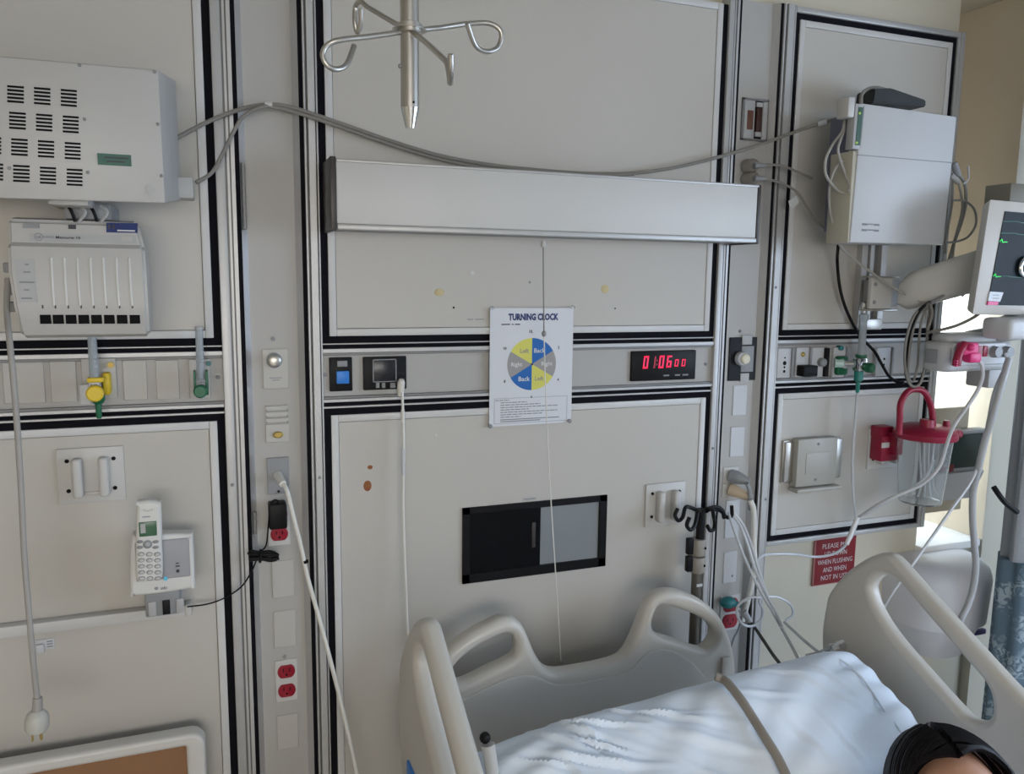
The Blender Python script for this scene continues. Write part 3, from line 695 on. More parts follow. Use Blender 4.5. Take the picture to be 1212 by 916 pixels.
B().hexa([(pa.x, pa.y-.002, pa.z), (pb.x-.002, pa.y-.002, pa.z), (pb.x, pb.y-.002, pb.z), (pa.x+.003, pb.y-.002, pb.z), (pa.x, pa.y+.01, pa.z), (pb.x-.002, pa.y+.01, pa.z), (pb.x, pb.y+.01, pb.z), (pa.x+.003, pb.y+.01, pb.z)]).obj('side_label', LGREY, t)
for py, m, w in ((313, GREYP, .006), (322, PMID, .010), (334, PMID, .022), (343, GREYP, .008), (353, PMID, .016)):
    c = rk(32, py); B().box(c.x-w/2, c.x+w/2, c.y-.003, c.y-.0015, c.z-.0012, c.z+.0012).obj('print_line', m, t)
def slab(name, xa, xb, ya, yb, m, dy=.0015):
    A, C, Bq, Dq = rk(xa, ya), rk(xb, ya+(xb-xa)*.02), rk(xb, yb+(xb-xa)*.02), rk(xa, yb); o = Vector((0, -dy, 0)); k = Vector((0, .01, 0))
    return B().hexa([A+o, C+o, Bq+o, Dq+o, A+k, C+k, Bq+k, Dq+k]).obj(name, m, t)
slab('name_strip', 35, 161, 276, 286, LGREY)
slab('sticker', 27, 47, 264.5, 270, GREYP); slab('sticker', 81, 90, 266, 271, PDARK)
o = slab('warning_label', 126, 162.5, 263.5, 275, PNAVY)
for xa, xb, ya, yb, m in ((139, 160, 272, 274.3, PWHITE), (128, 131, 266, 271, PDARK), (133, 136, 266, 271, PDARK)):
    A, Bq = rk(xa, ya), rk(xb, yb); B().box(A.x, Bq.x, A.y-.004, A.y-.002, Bq.z, A.z).obj('print_line', m, o)
slab('white_tab', 144, 157, 279.5, 285, BOXW, .003)
c = rk(46, 280.5); B().lathe([(.0066, 0), (.0066, .0006)], (c.x, c.y-.002, c.z), (0, -1, 0), 20).obj('logo_ring', PMID, t)
B().lathe([(.0054, 0), (.0054, .0006)], (c.x, c.y-.0024, c.z), (0, -1, 0), 20).obj('logo_disc', LGREY, t)
text('lettering', 'GE', c.x, c.z, c.y-.0032, .005, PDARK, t)
c = rk(58, 280.7); text('lettering', 'GEMS', c.x, c.z, c.y-.0032, .0040, PMID, t, w=.017)
c = rk(81, 281.2); text('lettering', 'Memorie 10', c.x, c.z, c.y-.0032, .0050, PDARK, t, w=.038, bold=.02)
for z in (1.56, 1.60, 1.53): B().box(-.352, -.328, -.10, -.05, z, z+.018, .003).obj('side_connector', GREYP, t)

# ---------------------------------------------------------------- flowmeters
def flowmeter(label, tx0, tx1, yt, yb, knob, knobpx, rk_, base_m, d, yc):
    a, c = at((tx0+tx1)/2, yt, d), at((tx0+tx1)/2+.8, yb, d); rr = (at(tx1, yb, d).x-at(tx0, yb, d).x)/2
    t = thing('flowmeter', label, 'flowmeter', (c.x, 0, c.z-.06))
    xc = c.x
    B().lathe([(rr, 0), (rr*.9, a.z-c.z)], (xc, -d, c.z), n=18).obj('tube', FLOWT, t)
    B().lathe([(rr*.35, 0), (rr*.3, a.z-c.z-.004)], (xc, -d, c.z), n=10).obj('inner_tube', LGREY, t)
    B().lathe([(rr*.95, 0), (rr, .003), (rr*.9, .006)], (xc, -d, a.z), n=18).obj('cap', LGREY, t)
    for k in range(9):
        z = c.z+(a.z-c.z)*(.12+.09*k); B().box(xc-rr*.1, xc+rr*.75, -d-rr-.0006, -d-rr*.6, z, z+.0012).obj('scale_mark', GREYP, t)
    B().box(xc-rr*1.15, xc+rr*1.15, -d-.012, -d+.012, c.z-.030, c.z, .004).obj('valve_body', base_m, t)
    B().cyl((xc, -.012, c.z-.018), (xc, -d, c.z-.018), .007, n=12).obj('inlet', CHROME, t)
    k = at(*knobpx, d+.03)
    B().cyl((xc, -d, k.z), (xc, -d-.02, k.z), .006, n=12).obj('stem', CHROME, t)
    B().lathe([(rk_*.85, 0), (rk_, .003), (rk_, .014), (rk_*.8, .017)], (k.x, -d-.016, k.z), (0, -1, 0), 20).obj('knob', knob, t)
    return t, xc, c, rr
t, xc, c, rr = flowmeter('clear flowmeter with yellow knob under the module rack', 105, 117, 389, 448, YEL, (112, 466), .0155, WHITE, .05, 0)
B().box(xc-rr*1.3, xc+rr*1.9, -.066, -.04, c.z-.006, c.z+.003, .002).obj('collar', YEL, t)
text('lettering', 'AIR', xc, c.z-.013, -.0635, .007, PDARK, t, bold=.02)
B().lathe([(.004, -.048), (.005, -.045), (.006, -.02), (.009, -.018), (.0125, -.012), (.0125, 0)], (xc+.004, -.05, c.z-.030), n=14).obj('nozzle', GREEN, t)
q = rect(122, 131, 441, 467, .02); B().box(q[0], q[1], -.03, .004, q[2], q[3], .004).obj('outlet_latch', YEL, t)
q = rect(97, 138, 424, 472, .0); B().box(q[0], q[1], -.004, .008, q[2], q[3], .002).obj('outlet_plate', PLATE, t)
p = at(131, 432, .01); B().cyl((p.x, .0, p.z), (p.x, -.012, p.z), .006, n=12).obj('outlet_pin', BRASS, t)
q = rect(95, 107, 455, 478, .045); B().box(q[0], q[1], -.05, -.046, q[2], q[3], .001).obj('hang_tag', COOLW, t)
t, xc, c, rr = flowmeter('clear flowmeter with green knob at right end of left strip', 232, 242, 390, 448, GREEN, (237, 463.5), .013, CLEAR, .04, 0)
q = rect(224, 249, 425, 471, .0); B().box(q[0], q[1], -.003, .008, q[2], q[3], .002).obj('outlet_plate', PLATE, t)
for xa, xb in ((229.5, 232), (243.5, 246.5)):
    q = rect(xa, xb, 438, 466, .03); B().box(q[0], q[1], -.05, -.02, q[2], q[3], .001).obj('side_wing', GREEN, t)
p = at(247, 430, .0); B().cyl((p.x, .0, p.z), (p.x, -.008, p.z), .005, n=10).obj('outlet_pin', TEAL, t)
B().lathe([(.003, -.012), (.006, -.010), (.006, 0)], (xc, -.04, c.z-.030), n=12).obj('nozzle', LGREY, t)

# ---------------------------------------------------------------- hanging power cord, left
t = thing('hanging_plug', 'grey cord with three-pin plug hanging at far left', 'cord', (at(43, 860, .22).x, -.22, at(43, 870, .22).z))
B().tube([at(9, 330, .12), at(8, 365, .15), at(11, 400, .2), at(15, 440, .22), at(20, 500, .22), at(25, 580, .22), at(29, 660, .22), at(35, 735, .22), at(41, 800, .22), at(44.5, 830, .22)], .0050, 10).obj('cord', CORDL, t)
a, c = at(44.5, 828, .22), at(43.5, 868, .22); ax = (c-a).normalized()
B().lathe([(.007, -.004), (.008, 0), (.0085, .014), (.0095, .022)], a, ax, 16).obj('strain_relief', CORDL, t)
B().lathe([(.010, .020), (.0165, .026), (.0195, .036), (.0195, .052), (.0165, .058), (.0, .058)], a, ax, 20).obj('plug_body', mat('plug_translucent_grey', (.50, .50, .46), .3), t)
for dx in (-.007, .007): B().box(a.x+ax.x*.058+dx-.001, a.x+ax.x*.058+dx+.001, -.226, -.219, a.z-.075, a.z-.054).obj('prong', BRASS, t)
B().cyl((a.x, -.214, a.z-.056), (a.x, -.214, a.z-.078), .0024, n=8).obj('prong', BRASS, t)

# ---------------------------------------------------------------- wire duct, phone, wall jack
t = thing('wire_duct', 'white surface wire duct running along wall under the phone', 'duct', (-.5, 0, .886))
B().box(-1.4, -.075, -.026, 0, .888, .911, .003).obj('channel', WHITE, t)
B().box(-.082, -.070, -.028, 0, .886, .913, .002).obj('end_cap', WHITE, t)
r = rect(170, 216, 702, 717, .05)
t = thing('cordless_phone_base', 'white and grey cordless phone base on a wall bracket', 'phone', (-.115, 0, .94))
B().box(r[0]+.004, r[1]-.004, -.07, 0, .912, .975, .003).obj('wall_mount', GREYP, t)
for k in range(3): B().box(r[0]+.010+k*.026, r[0]+.024+k*.026, -.073, -.069, .915, .945, .001).obj('mount_rib', (LGREY, BLACK, LGREY)[k], t)
T = .10
def ph(px, py, d): return at(px, py, d)
out = [ph(154, 700, T), ph(155, 640, T), ph(166, 634, T), ph(222, 632, T), ph(228, 637, T), ph(230, 690, T), ph(225, 697, T), ph(160, 706, T)]
loop = [(p.x, p.z) for p in out]
me = shape2d([(q.x, q.y) for q in catmull([Vector((a, b_, 0)) for a, b_ in loop], 3, True)], [], .036, .006)
B().mesh(me, lambda v: Vector((v.x, -T+.018+v.z-.0, v.y))).obj('base_shell', WHITE2, t)
q = rect(160, 225, 639, 686, T+.002); wallbox(B(), q, -T-.0025, -T+.01, .004, 3).obj('inset_face', mat('phone_base_grey', (.32, .32, .33), .45), t)
p = at(196, 685, T+.004); B().box(p.x-.0035, p.x+.0035, -T-.0045, -T, p.z-.004, p.z+.004, .001).obj('charge_light', mat('blue_light', (.10, .45, .62), .3, emit=.15), t)
p = at(210.5, 676, T+.004)
B().ball((p.x, -T-.003, p.z), .0035, 1, .4, 1, 10).obj('button', PDARK, t); B().box(p.x-.004, p.x+.004, -T-.0035, -T, p.z+.009, p.z+.0115).obj('print_line', PDARK, t); B().box(p.x-.003, p.x+.003, -T-.0035, -T, p.z+.015, p.z+.017).obj('print_line', PDARK, t)
p = at(185, 696.5, T+.002); B().ball((p.x, -T-.0015, p.z), .0034, 1, .3, 1, 12).obj('logo_globe', PMID, t)
text('lettering', 'at&t', p.x+.014, p.z-.0005, -T-.0022, .0062, PDARK, t, w=.013)
# handset leaning in the base
t = thing('cordless_handset', 'white cordless handset standing in the phone base', 'phone', (-.14, -T, .995))
hs = [ph(161, 600, T+.03), ph(164, 596, T+.03), ph(175, 594, T+.03), ph(187, 596, T+.03), ph(190, 600, T+.03), ph(191.5, 650, T+.03), ph(192.5, 680, T+.03), ph(188, 687, T+.03), ph(170, 690, T+.03), ph(161, 686, T+.03), ph(160, 650, T+.03)]
loop = [Vector((p.x, p.z, 0)) for p in hs]
hz0, hz1 = min(p.y for p in loop), max(p.y for p in loop)
me = shape2d([(q.x, q.y) for q in catmull(loop, 3, True)], [], .024, .007)
lean = lambda z: .010*(z-hz0)/(hz1-hz0)
B().mesh(me, lambda v: Vector((v.x, -T-.0165+v.z+lean(v.y), v.y))).obj('handset_body', WHITE2, t)
FY = lambda z: -T-.0285+lean(z)
q = rect(164, 185.5, 618.5, 636, T+.028); zc = (q[2]+q[3])/2; B().box(q[0], q[1], FY(zc)-.001, FY(zc)+.004, q[2], q[3], .001).obj('display', LCD, t)
q2 = rect(166, 172, 621, 632, T+.028); B().box(q2[0], q2[1], FY(zc)-.0014, FY(zc)+.004, q2[2], q2[3]).obj('display_glyph', LGREY, t)
for j in range(5):
    for i in range(3):
        p = at(167+i*9.5+j*.25, 656.5+j*7.0, T+.028)
        bb = B(); bb.ball((p.x, FY(p.z), p.z), .0062, 1, .35, .72, 12); bb.obj('key', GREYP, t)
        B().ball((p.x, FY(p.z)-.0005, p.z), .0052, 1, .4, .68, 10).obj('key', WHITE, t)
for (px, py, w, m) in ((165.5, 642, .0075, LGREY), (184, 642, .0075, LGREY), (165.5, 648.5, .0075, LGREY), (184, 648.5, .0075, LGREY)):
    p = at(px, py, T+.028); B().ball((p.x, FY(p.z), p.z), w*.8, 1, .3, .55, 12).obj('key', GREYP, t)
p = at(174.5, 645, T+.028); B().lathe([(.0085, 0), (.0085, .001), (.007, .002)], (p.x, FY(p.z)+.0005, p.z), (0, -1, 0), 16).obj('nav_ring', GREYP, t); B().ball((p.x, FY(p.z)-.001, p.z), .005, 1, .3, 1, 10).obj('nav_button', LGREY, t)
p = at(175, 606, T+.028)
for k in range(5): B().box(p.x-.008+k*.0035, p.x-.0065+k*.0035, FY(p.z)-.0008, FY(p.z)+.002, p.z-.002-abs(k-2)*-.0012, p.z+.0015+abs(k-2)*.0012).obj('earpiece_slot', LGREY, t)
p = at(172, 613, T+.028); B().box(p.x-.006, p.x+.008, FY(p.z)-.0006, FY(p.z)+.002, p.z-.001, p.z+.001).obj('print_line', PMID, t)
r = rect(41, 65, 756, 768, 0)
t = thing('wall_jack', 'small white label plate on wall beside the hanging cord', 'plate', ((r[0]+r[1])/2, 0, r[2]))
wallbox(B(), r, -.003, 0, .001).obj('plate', COOLW, t)
for k in range(3): B().box(r[0]+.022, r[1]-.003, -.0034, -.0025, r[2]+.004+k*.0055, r[2]+.0065+k*.0055).obj('print_line', PMID, t)
B().box(r[0]+.002, r[0]+.018, -.010, -.003, r[2]-.006, r[2]+.014, .003).obj('clip', COOLW, t)

# ---------------------------------------------------------------- chair (only its back's corner shows)
t = thing('chair', 'cream framed chair with brown back panel, low at far left', 'chair', (-.30, -.28, 0))
zt = at(180, 877, .08).z; xr_ = at(243, 885, .08).x; xl_ = xr_-.50
def rr_loop(x0, x1, z0, z1, r, n=6):
    L = []
    for cx, cz, a in ((x1-r, z1-r, 0), (x0+r, z1-r, PI/2), (x0+r, z0+r, PI), (x1-r, z0+r, 1.5*PI)):
        for k in range(n+1): L.append((cx+r*math.cos(a+PI/2*k/n), cz+r*math.sin(a+PI/2*k/n)))
    return L
me = shape2d(rr_loop(xl_, xr_, .42, zt, .03), [rr_loop(xl_+.045, xr_-.037, .47, zt-.027, .004)[::-1]], .04, .008)
B().mesh(me, lambda v: Vector((v.x, -.06+v.z, v.y))).obj('back_frame', WHITE2, t)
B().box(xl_+.043, xr_-.035, -.065, -.050, .468, zt-.025).obj('back_panel', BRNPAD, t)
B().box(xl_+.01, xr_-.01, -.52, -.05, .38, .43, .02, 3).obj('seat', BRNPAD, t)
for x in (xl_+.03, xr_-.03):
    for y in (-.08, -.49): B().cyl((x, y, 0), (x, y, .39), .016, n=12).obj('leg', WHITE2, t)

# ---------------------------------------------------------------- ceiling IV hook
d = .6; pc = at(484, 150, d); XP, YPp = at(485, 60, d).x, -d
t = thing('iv_hook', 'steel four-arm infusion hook hanging from the ceiling', 'iv hook', (XP, YPp, 2.68))
zt_, zb_ = 2.70, at(484, 128, d).z; R = .0132
B().cyl((XP, YPp, zb_), (XP, YPp, zt_), R, n=24).obj('pole', STEEL, t)
B().lathe([(R*.42, at(484, 152, d).z-zb_), (R*.5, at(484, 152, d).z-zb_), (R*1.0, 0)], (XP, YPp, zb_), n=20).obj('tip', CHROME, t)
zc_ = at(484, 36, d).z
B().lathe([(R*1.05, -.006), (R*1.35, -.004), (R*1.35, .008), (R*1.05, .010)], (XP, YPp, zc_), n=24).obj('collar', STEEL, t)
B().cyl((XP, YPp, zc_), (XP, YPp, zc_+.001), R*1.9, n=8).obj('collar_flange', STEEL, t)
def arm(pts): 
    c = Vector((XP, YPp, zc_)); B().tube([c]+pts, .0038, 10, 8).obj('hook_arm', STEEL, t)
arm([at(440, 43, d+.01), at(405, 47, d+.02), at(388, 53, d+.02), at(382, 65, d+.02), at(388, 78, d+.02), at(400, 82, d+.015), at(411, 75, d+.005), at(419, 54, d-.01)])
arm([at(520, 33, d-.01), at(555, 28, d-.02), at(580, 28, d-.02), at(593, 38, d-.02), at(590, 55, d-.02), at(577, 61, d-.01), at(563, 54, d+.01), at(553, 28, d+.025)])
arm([at(500, 47, d+.06), at(522, 67, d+.12), at(529, 75, d+.14), at(532, 90, d+.15), at(533, 98, d+.16), at(533.5, 85, d+.18), at(533.5, 64, d+.19)])
arm([at(465, 26, d-.06), at(435, 8, d-.11), at(427, 2, d-.13), at(421, 8, d-.15), at(420, 25, d-.15), at(423, 38, d-.15), at(427, 28, d-.14), at(427, 10, d-.13)])
p = at(472, 78, d); B().cyl((XP, YPp, p.z), (XP-R-.003, YPp, p.z), .003, n=8).obj('set_screw', GREYP, t)
p = at(486, 123, d); B().cyl((XP+.002, YPp-R+.002, p.z), (XP+.002, YPp-R-.0006, p.z), .0018, n=8).obj('pin_hole', DARK, t)

# ---------------------------------------------------------------- right column fittings
r = rect(877, 908, 117, 167, -.015)
t = thing('connector_recess', 'recessed metal connector frame high on the right column', 'connector', ((r[0]+r[1])/2, .015, r[2]))
W, H = r[1]-r[0], r[3]-r[2]
fb = B()
for x0, x1, z0, z1 in ((r[0], r[1], r[3]-.006, r[3]), (r[0], r[1], r[2], r[2]+.006), (r[0], r[0]+.008, r[2], r[3]), (r[1]-.006, r[1], r[2], r[3])): fb.box(x0, x1, .010, .016, z0, z1, .001, 1)
fb.obj('frame', ALUD, t)
B().box(r[0], r[1], .013, .016, r[2], r[3]).obj('back', DARK, t)
B().box(r[0]+W*.06, r[0]+W*.45, .007, .014, r[2]+H*.04, r[3]-H*.06, .002).obj('connector_body', LGREY, t)
B().box(r[0]+W*.16, r[0]+W*.38, .005, .008, r[2]+H*.25, r[3]-H*.3, .001).obj('connector_core', mat('bronze_core', (.13, .055, .035), .5), t)
B().box(r[0]+W*.52, r[0]+W*.70, .006, .014, r[2]+H*.20, r[3]-H*.22, .001).obj('connector_core', mat('bronze_core_dark', (.06, .025, .02), .5), t)
for f in (.10, .80): B().box(r[0]+W*.50, r[0]+W*.72, .006, .014, r[2]+H*f, r[2]+H*(f+.11), .001).obj('connector_end', LGREY, t)
B().box(r[0]+W*.76, r[0]+W*.94, .008, .014, r[2]+H*.04, r[3]-H*.06, .002).obj('connector_body', LGREY, t)
for i, (py, lab, path) in enumerate(((196, 'upper grey plug and cable on right column above overbed light end', [(905, 195, .04), (925, 196, .05), (945, 204, .06), (952, 207, .06), (961, 211, .05)]),
                                     (211, 'lower grey plug and cable on right column above overbed light end', [(905, 211, .04), (925, 217, .05), (943, 227, .05), (955, 245, .05), (968, 264, .05), (985, 276, .07)]))):
    c = at(889, py, .01)
    t = thing('round_plug', lab, 'plug', (c.x, .015, c.z-.016), 'grey plugs on the right column')
    B().lathe([(.017, 0), (.0185, .006), (.018, .026), (.014, .034), (.008, .038)], (c.x, .014, c.z), (.25, -1, 0), 18).obj('plug_body', mat('taupe_plastic_%d' % i, (.24, .22, .20), .5), t)
    a = at(897, py-.5, .035); B().cyl(at(893, py, .035), at(906, py, .04), .0075, .005, 12).obj('strain_relief', GREYP, t)
    B().tube([at(x, y, d_) for x, y, d_ in path], .0032, 8).obj('cable', CABLEG, t)
r = rect(862, 898, 399, 450, -.015)
t = thing('knob_plate', 'black square plate with round ivory knob on right column', 'control', ((r[0]+r[1])/2, .015, r[2]))
W, H = r[1]-r[0], r[3]-r[2]
wallbox(B(), r, .011, .017, .001, 1).obj('cover_plate', BLACK, t)
B().box(r[0]+W*.38, r[0]+W*.70, .008, .012, r[3]-H*.17, r[3]+.006, .001).obj('clip', LGREY, t); B().box(r[0]+W*.38, r[0]+W*.66, .008, .012, r[2]-.004, r[2]+H*.17, .001).obj('clip', LGREY, t)
B().box(r[0]+W*.38, r[0]+W*.78, .008, .012, r[2]+H*.2, r[2]+H*.80, .001).obj('mount', GREYP, t)
k = at(882.5, 425, .01); B().lathe([(.019, 0), (.0195, .010), (.017, .014)], (k.x-.002, .009, k.z), (0, -1, 0), 24).obj('knob_rim', LGREY, t)
B().lathe([(.014, 0), (.013, .006), (.009, .009)], (k.x+.002, -.004, k.z), (0, -1, 0), 24).obj('knob', mat('ivory_knob', (.68, .64, .50), .35), t)
tp = thing('cable_tape', 'scrap of clear tape on the grey cable near right panel edge', 'tape', at(938, 242, .05))
B().hexa([at(933, 238, .055), at(943, 231, .055), at(946, 240, .055), at(936, 249, .055), at(933, 238, .052), at(943, 231, .052), at(946, 240, .052), at(936, 249, .052)]).obj('tape', mat('clear_tape', (.55, .57, .58), .25), tp)
# lower plugs with cables
c = at(870, 565, .01)
t = thing('round_plug', 'dark grey round plug halfway down the right column', 'plug', (c.x, .015, c.z-.02))
B().box(c.x-.022, c.x+.026, .011, .016, c.z-.02, c.z+.024, .002).obj('cover_plate', PLATE, t)
B().lathe([(.018, 0), (.019, .02), (.016, .03), (.011, .045), (.007, .055)], (c.x, .012, c.z), (.55, -.8, -.15), 18).obj('plug_body', GREYP, t)
B().tube([at(884, 572, .04), at(887, 580, .04), at(888, 592, .04), at(888, 604, .045)], .006, 8).obj('cable', GREYP, t)
c = at(869, 581, .01)
t = thing('round_plug', 'beige round plug below the dark grey plug, right column', 'plug', (c.x, .015, c.z-.02))
B().box(c.x-.022, c.x+.026, .011, .016, c.z-.022, c.z+.016, .002).obj('cover_plate', PLATE, t)
B().lathe([(.017, 0), (.0175, .018), (.014, .03), (.013, .05), (.008, .062)], (c.x, .012, c.z), (.72, -.8, -.30), 18).obj('plug_body', BEIGE, t)
B().tube([at(888, 592, .055), at(892, 605, .06), at(892, 640, .05), at(893, 670, .045), at(890, 690, .04), at(884, 715, .03), at(878, 735, .03)], .0075, 8).obj('cable', CABLEW, t)
c = at(861, 716, .02)
t = thing('teal_plug', 'teal plug in red outlet behind the bed headboard', 'plug', (c.x, .015, c.z-.012))
B().ball((c.x+.012, -.006, c.z), .022, 1.15, .9, .75, 14).obj('plug_body', TEAL, t)
B().cyl((c.x+.012, -.006, c.z), (c.x+.045, -.018, c.z-.008), .011, .007, 12).obj('strain_relief', TEAL, t)
B().tube([at(872, 720, .03), at(878, 728, .03), at(874, 745, .03), at(868, 757, .03), at(862, 780, .03)], .003, 6).obj('cable', GREYP, t)

# ---------------------------------------------------------------- infusion pole with black hooks, behind the headboard
d = .06; xp = at(826, 650, d).x
t = thing('iv_pole', 'grey infusion pole with black hooks behind the bed headboard', 'iv pole', (xp, -d, .30))
B().cyl((xp, -d, .30), (xp, -d, at(828, 676, d).z), .0135, n=18).obj('pole', mat('grey_brown_pole', (.14, .13, .115), .4, .4), t)
for ya, yb in ((637, 656), (658, 676)):
    za, zb_ = at(828, ya, d).z, at(828, yb, d).z
    B().lathe([(.019, 0), (.020, .002), (.020, za-zb_-.002), (.019, za-zb_)], (xp, -d, zb_), n=20).obj('collar', mat('taupe_collar', (.27, .25, .22), .45), t)
    B().box(xp-.034, xp-.017, -d-.008, -d+.008, zb_+.004, za+.004, .003).obj('lever', BLACK, t)
    B().ball((xp+.010, -d-.018, (za+zb_)/2), .0035, n=8).obj('rivet', DARK, t)
p = at(828, 690, d); B().box(xp-.008, xp+.010, -d-.0145, -d-.012, p.z-.004, p.z+.004, .001).obj('sticker', COOLW, t)
zk = at(828, 605, d).z
B().cyl((xp+.004, -d, at(828, 640, d).z), (xp+.004, -d, zk+.006), .011, n=16).obj('hook_hub', BLACK, t)
for pts in ([(823, 603, d), (812, 600, d+.01), (808, 612, d+.02), (803, 616, d+.02), (799, 610, d+.02), (802, 602, d+.015)],
            [(829, 605, d), (826, 606, d+.04), (823, 620, d+.05), (818, 627, d+.06), (813, 622, d+.06), (816, 612, d+.06)],
            [(836, 605, d), (842, 602, d+.02), (845, 612, d+.05), (846, 624, d+.05), (841, 628, d+.05), (837, 622, d+.05)],
            [(838, 602, d), (848, 600, d), (855, 604, d-.005), (857, 613, d-.01)],
            [(840, 603, d), (852, 604, d-.01), (860, 612, d-.01), (866, 610, d-.005), (866, 599, d)]):
    B().tube([(xp+.004, -d, zk)]+[at(*p) for p in pts], .0052, 8).obj('hook', BLACK, t)

# ---------------------------------------------------------------- right strip fittings
def rplate(label, xl, xr, yt, yb, kind='socket'):
    r = rect(xl, xr, yt, yb, 0); W, H = r[1]-r[0], r[3]-r[2]
    t = thing('gas_outlet', label, 'outlet', ((r[0]+r[1])/2, .006, r[2]))
    wallbox(B(), r, -.004, .008, .002).obj('cover_plate', COOLW, t)
    B().box(r[1]-.004, r[1]+.003, -.010, .006, r[2], r[3], .001).obj('latch', GREYP, t)
    return t, r, W, H
t, r, W, H = rplate('white socket plate with three round holes, first on right strip', 919, 936, 412, 447)
for f, s in ((.22, .004), (.36, .003), (.5, .006), (.68, .0025)): B().cyl((r[0]+W*.5, -.003, r[2]+H*f), (r[0]+W*.5, -.0045, r[2]+H*f), s, n=10).obj('hole', DARK, t)
t, r, W, H = rplate('gas outlet with brass screw and black connector on right strip', 941, 957, 411, 446)
B().ball((r[0]+W*.45, -.006, r[2]+H*.77), .007, 1, .5, 1, 10).obj('screw', BRASS, t)
B().box(r[0]+W*.05, r[1]+.004, -.035, -.004, r[2]+H*.05, r[2]+H*.42, .003).obj('connector', BLACK, t)
t, r, W, H = rplate('gas outlet with dark round knob on right strip', 960, 976, 411, 446)
B().lathe([(.012, 0), (.012, .012), (.009, .015)], (r[0]+W*.62, -.004, r[2]+H*.5), (0, -1, 0), 18).obj('knob', GREYP, t)
B().box(r[1]-.008, r[1]+.004, -.014, .006, r[2]+H*.02, r[3]-H*.02, .001).obj('edge_strip', BLACK, t)
t, r, W, H = rplate('green oxygen outlet on right strip feeding the flowmeter', 985, 1000, 411, 446)
B().box(r[0]+W*.05, r[1]-W*.1, -.02, -.004, r[2]+H*.08, r[2]+H*.72, .006).obj('outlet_body', GREEN, t)
B().cyl((r[0]+W*.5, -.015, r[2]+H*.45), (r[0]+W*.5, -.028, r[2]+H*.45), .011, n=14).obj('outlet_face', LGREY, t)
p = at(996, 412, .01); B().cyl((p.x, .004, p.z), (p.x, -.012, p.z), .007, n=10).obj('outlet_pin', TEAL, t)
t, r, W, H = rplate('white socket plate behind the black cable, last on right strip', 1036, 1054, 411, 445)
for f in (.4, .6): B().cyl((r[0]+W*.5, -.003, r[2]+H*f), (r[0]+W*.5, -.0045, r[2]+H*f), .0035, n=10).obj('hole', DARK, t)
# flowmeter right (horizontal inlet)
d = .055; c = at(1019, 424, d); a = at(1020, 372, d)
t = thing('flowmeter', 'clear flowmeter with green knob on right strip, tubing below', 'flowmeter', (c.x, 0, c.z-.07))
B().lathe([(.0105, 0), (.009, a.z-c.z-.02), (.013, a.z-c.z-.01), (.013, a.z-c.z)], (c.x, -d, c.z), n=18).obj('tube', FLOWT, t)
B().lathe([(.004, 0), (.0035, a.z-c.z-.03)], (c.x, -d, c.z), n=10).obj('inner_tube', LGREY, t)
B().lathe([(.008, 0), (.010, .006), (.010, .03), (.006, .034)], (c.x, -d, a.z), n=14).obj('cap', CHROME, t)
B().box(c.x-.016, c.x+.014, -d-.014, -d+.014, c.z-.035, c.z+.002, .004).obj('valve_body', CHROME, t)
B().lathe([(.0135, 0), (.013, .004), (.0155, .006), (.0155, .012)], (c.x, -d, c.z-.002), n=18).obj('collar', GREEN, t)
g0 = at(998, 430, .02); B().cyl(g0, (c.x, -d, c.z-.016), .0085, .0085, 14).obj('inlet', CHROME, t)
B().cyl(g0, g0+Vector((-.02, .012, 0)), .013, n=14).obj('inlet_nut', mat('clear_cuff', (.45, .62, .58), .2), t)
k = at(1023, 436, d+.03); B().lathe([(.011, 0), (.0135, .004), (.0135, .020), (.011, .023)], (c.x+.006, -d-.012, k.z), (.35, -1, 0), 18).obj('knob', GREEN, t)
B().lathe([(.003, -.062), (.005, -.058), (.006, -.03), (.012, -.026), (.0125, 0)], (c.x-.004, -d, c.z-.035), n=14).obj('nozzle', mat('teal_nozzle', (.02, .20, .17), .35), t)
nz = Vector((c.x-.004, -d, c.z-.095))
t = thing('oxygen_tubing', 'clear oxygen tubing hanging from right flowmeter across the red sign', 'tubing', (nz.x, nz.y, .75))
B().tube([nz+Vector((0, 0, .01)), at(1012, 500, d), at(1009, 540, d), at(1009.5, 580, d), at(1012, 605, d), at(1014, 618, d), at(1008, 635, d), at(998, 648, d), at(985, 656, .05), at(965, 659, .04), at(940, 656, .04), at(910, 656, .04), at(898, 661, .05), at(893, 675, .06)], .0038, 8).obj('tube', TUBEC, t)
B().tube([at(1016, 612, d), at(1030, 606, d+.03), at(1050, 594, d+.06), at(1075, 580, d+.10), at(1095, 565, d+.14), at(1105, 545, d+.18)], .0036, 8).obj('tube', TUBEC, t)
B().cyl(at(1015, 612, d), at(1002, 644, d), .0065, n=10).obj('joiner', mat('tube_joiner', (.75, .75, .74), .3), t)

# ---------------------------------------------------------------- chart holder
t = thing('chart_holder', 'stainless steel chart holder on the lower right panel', 'holder', (1.555, 0, 1.03))
z0, z1 = 1.045, 1.166
B().box(1.455, 1.655, -.008, 0, z0, z1, .002).obj('back_plate', STEEL, t)
for x0, x1 in ((1.455, 1.494), (1.622, 1.655)): B().box(x0+.002, x1, -.016, -.008, z0+.004, z1-.004, .003).obj('side_pocket', STEEL, t)
B().box(1.483, 1.620, -.034, -.008, z0-.008, z1+.006, .003).obj('front_cover', mat('dull_steel', (.37, .36, .32), .5, .1), t)
B().box(1.512, 1.592, -.0355, -.033, z0+.028, z1-.034, .001).obj('embossed_panel', mat('dull_steel_panel', (.39, .38, .345), .5, .1), t)
B().box(1.478, 1.632, -.048, -.012, z0-.022, z0-.010, .004).obj('bottom_lip', mat('dull_steel_lip', (.38, .37, .33), .5, .1), t)
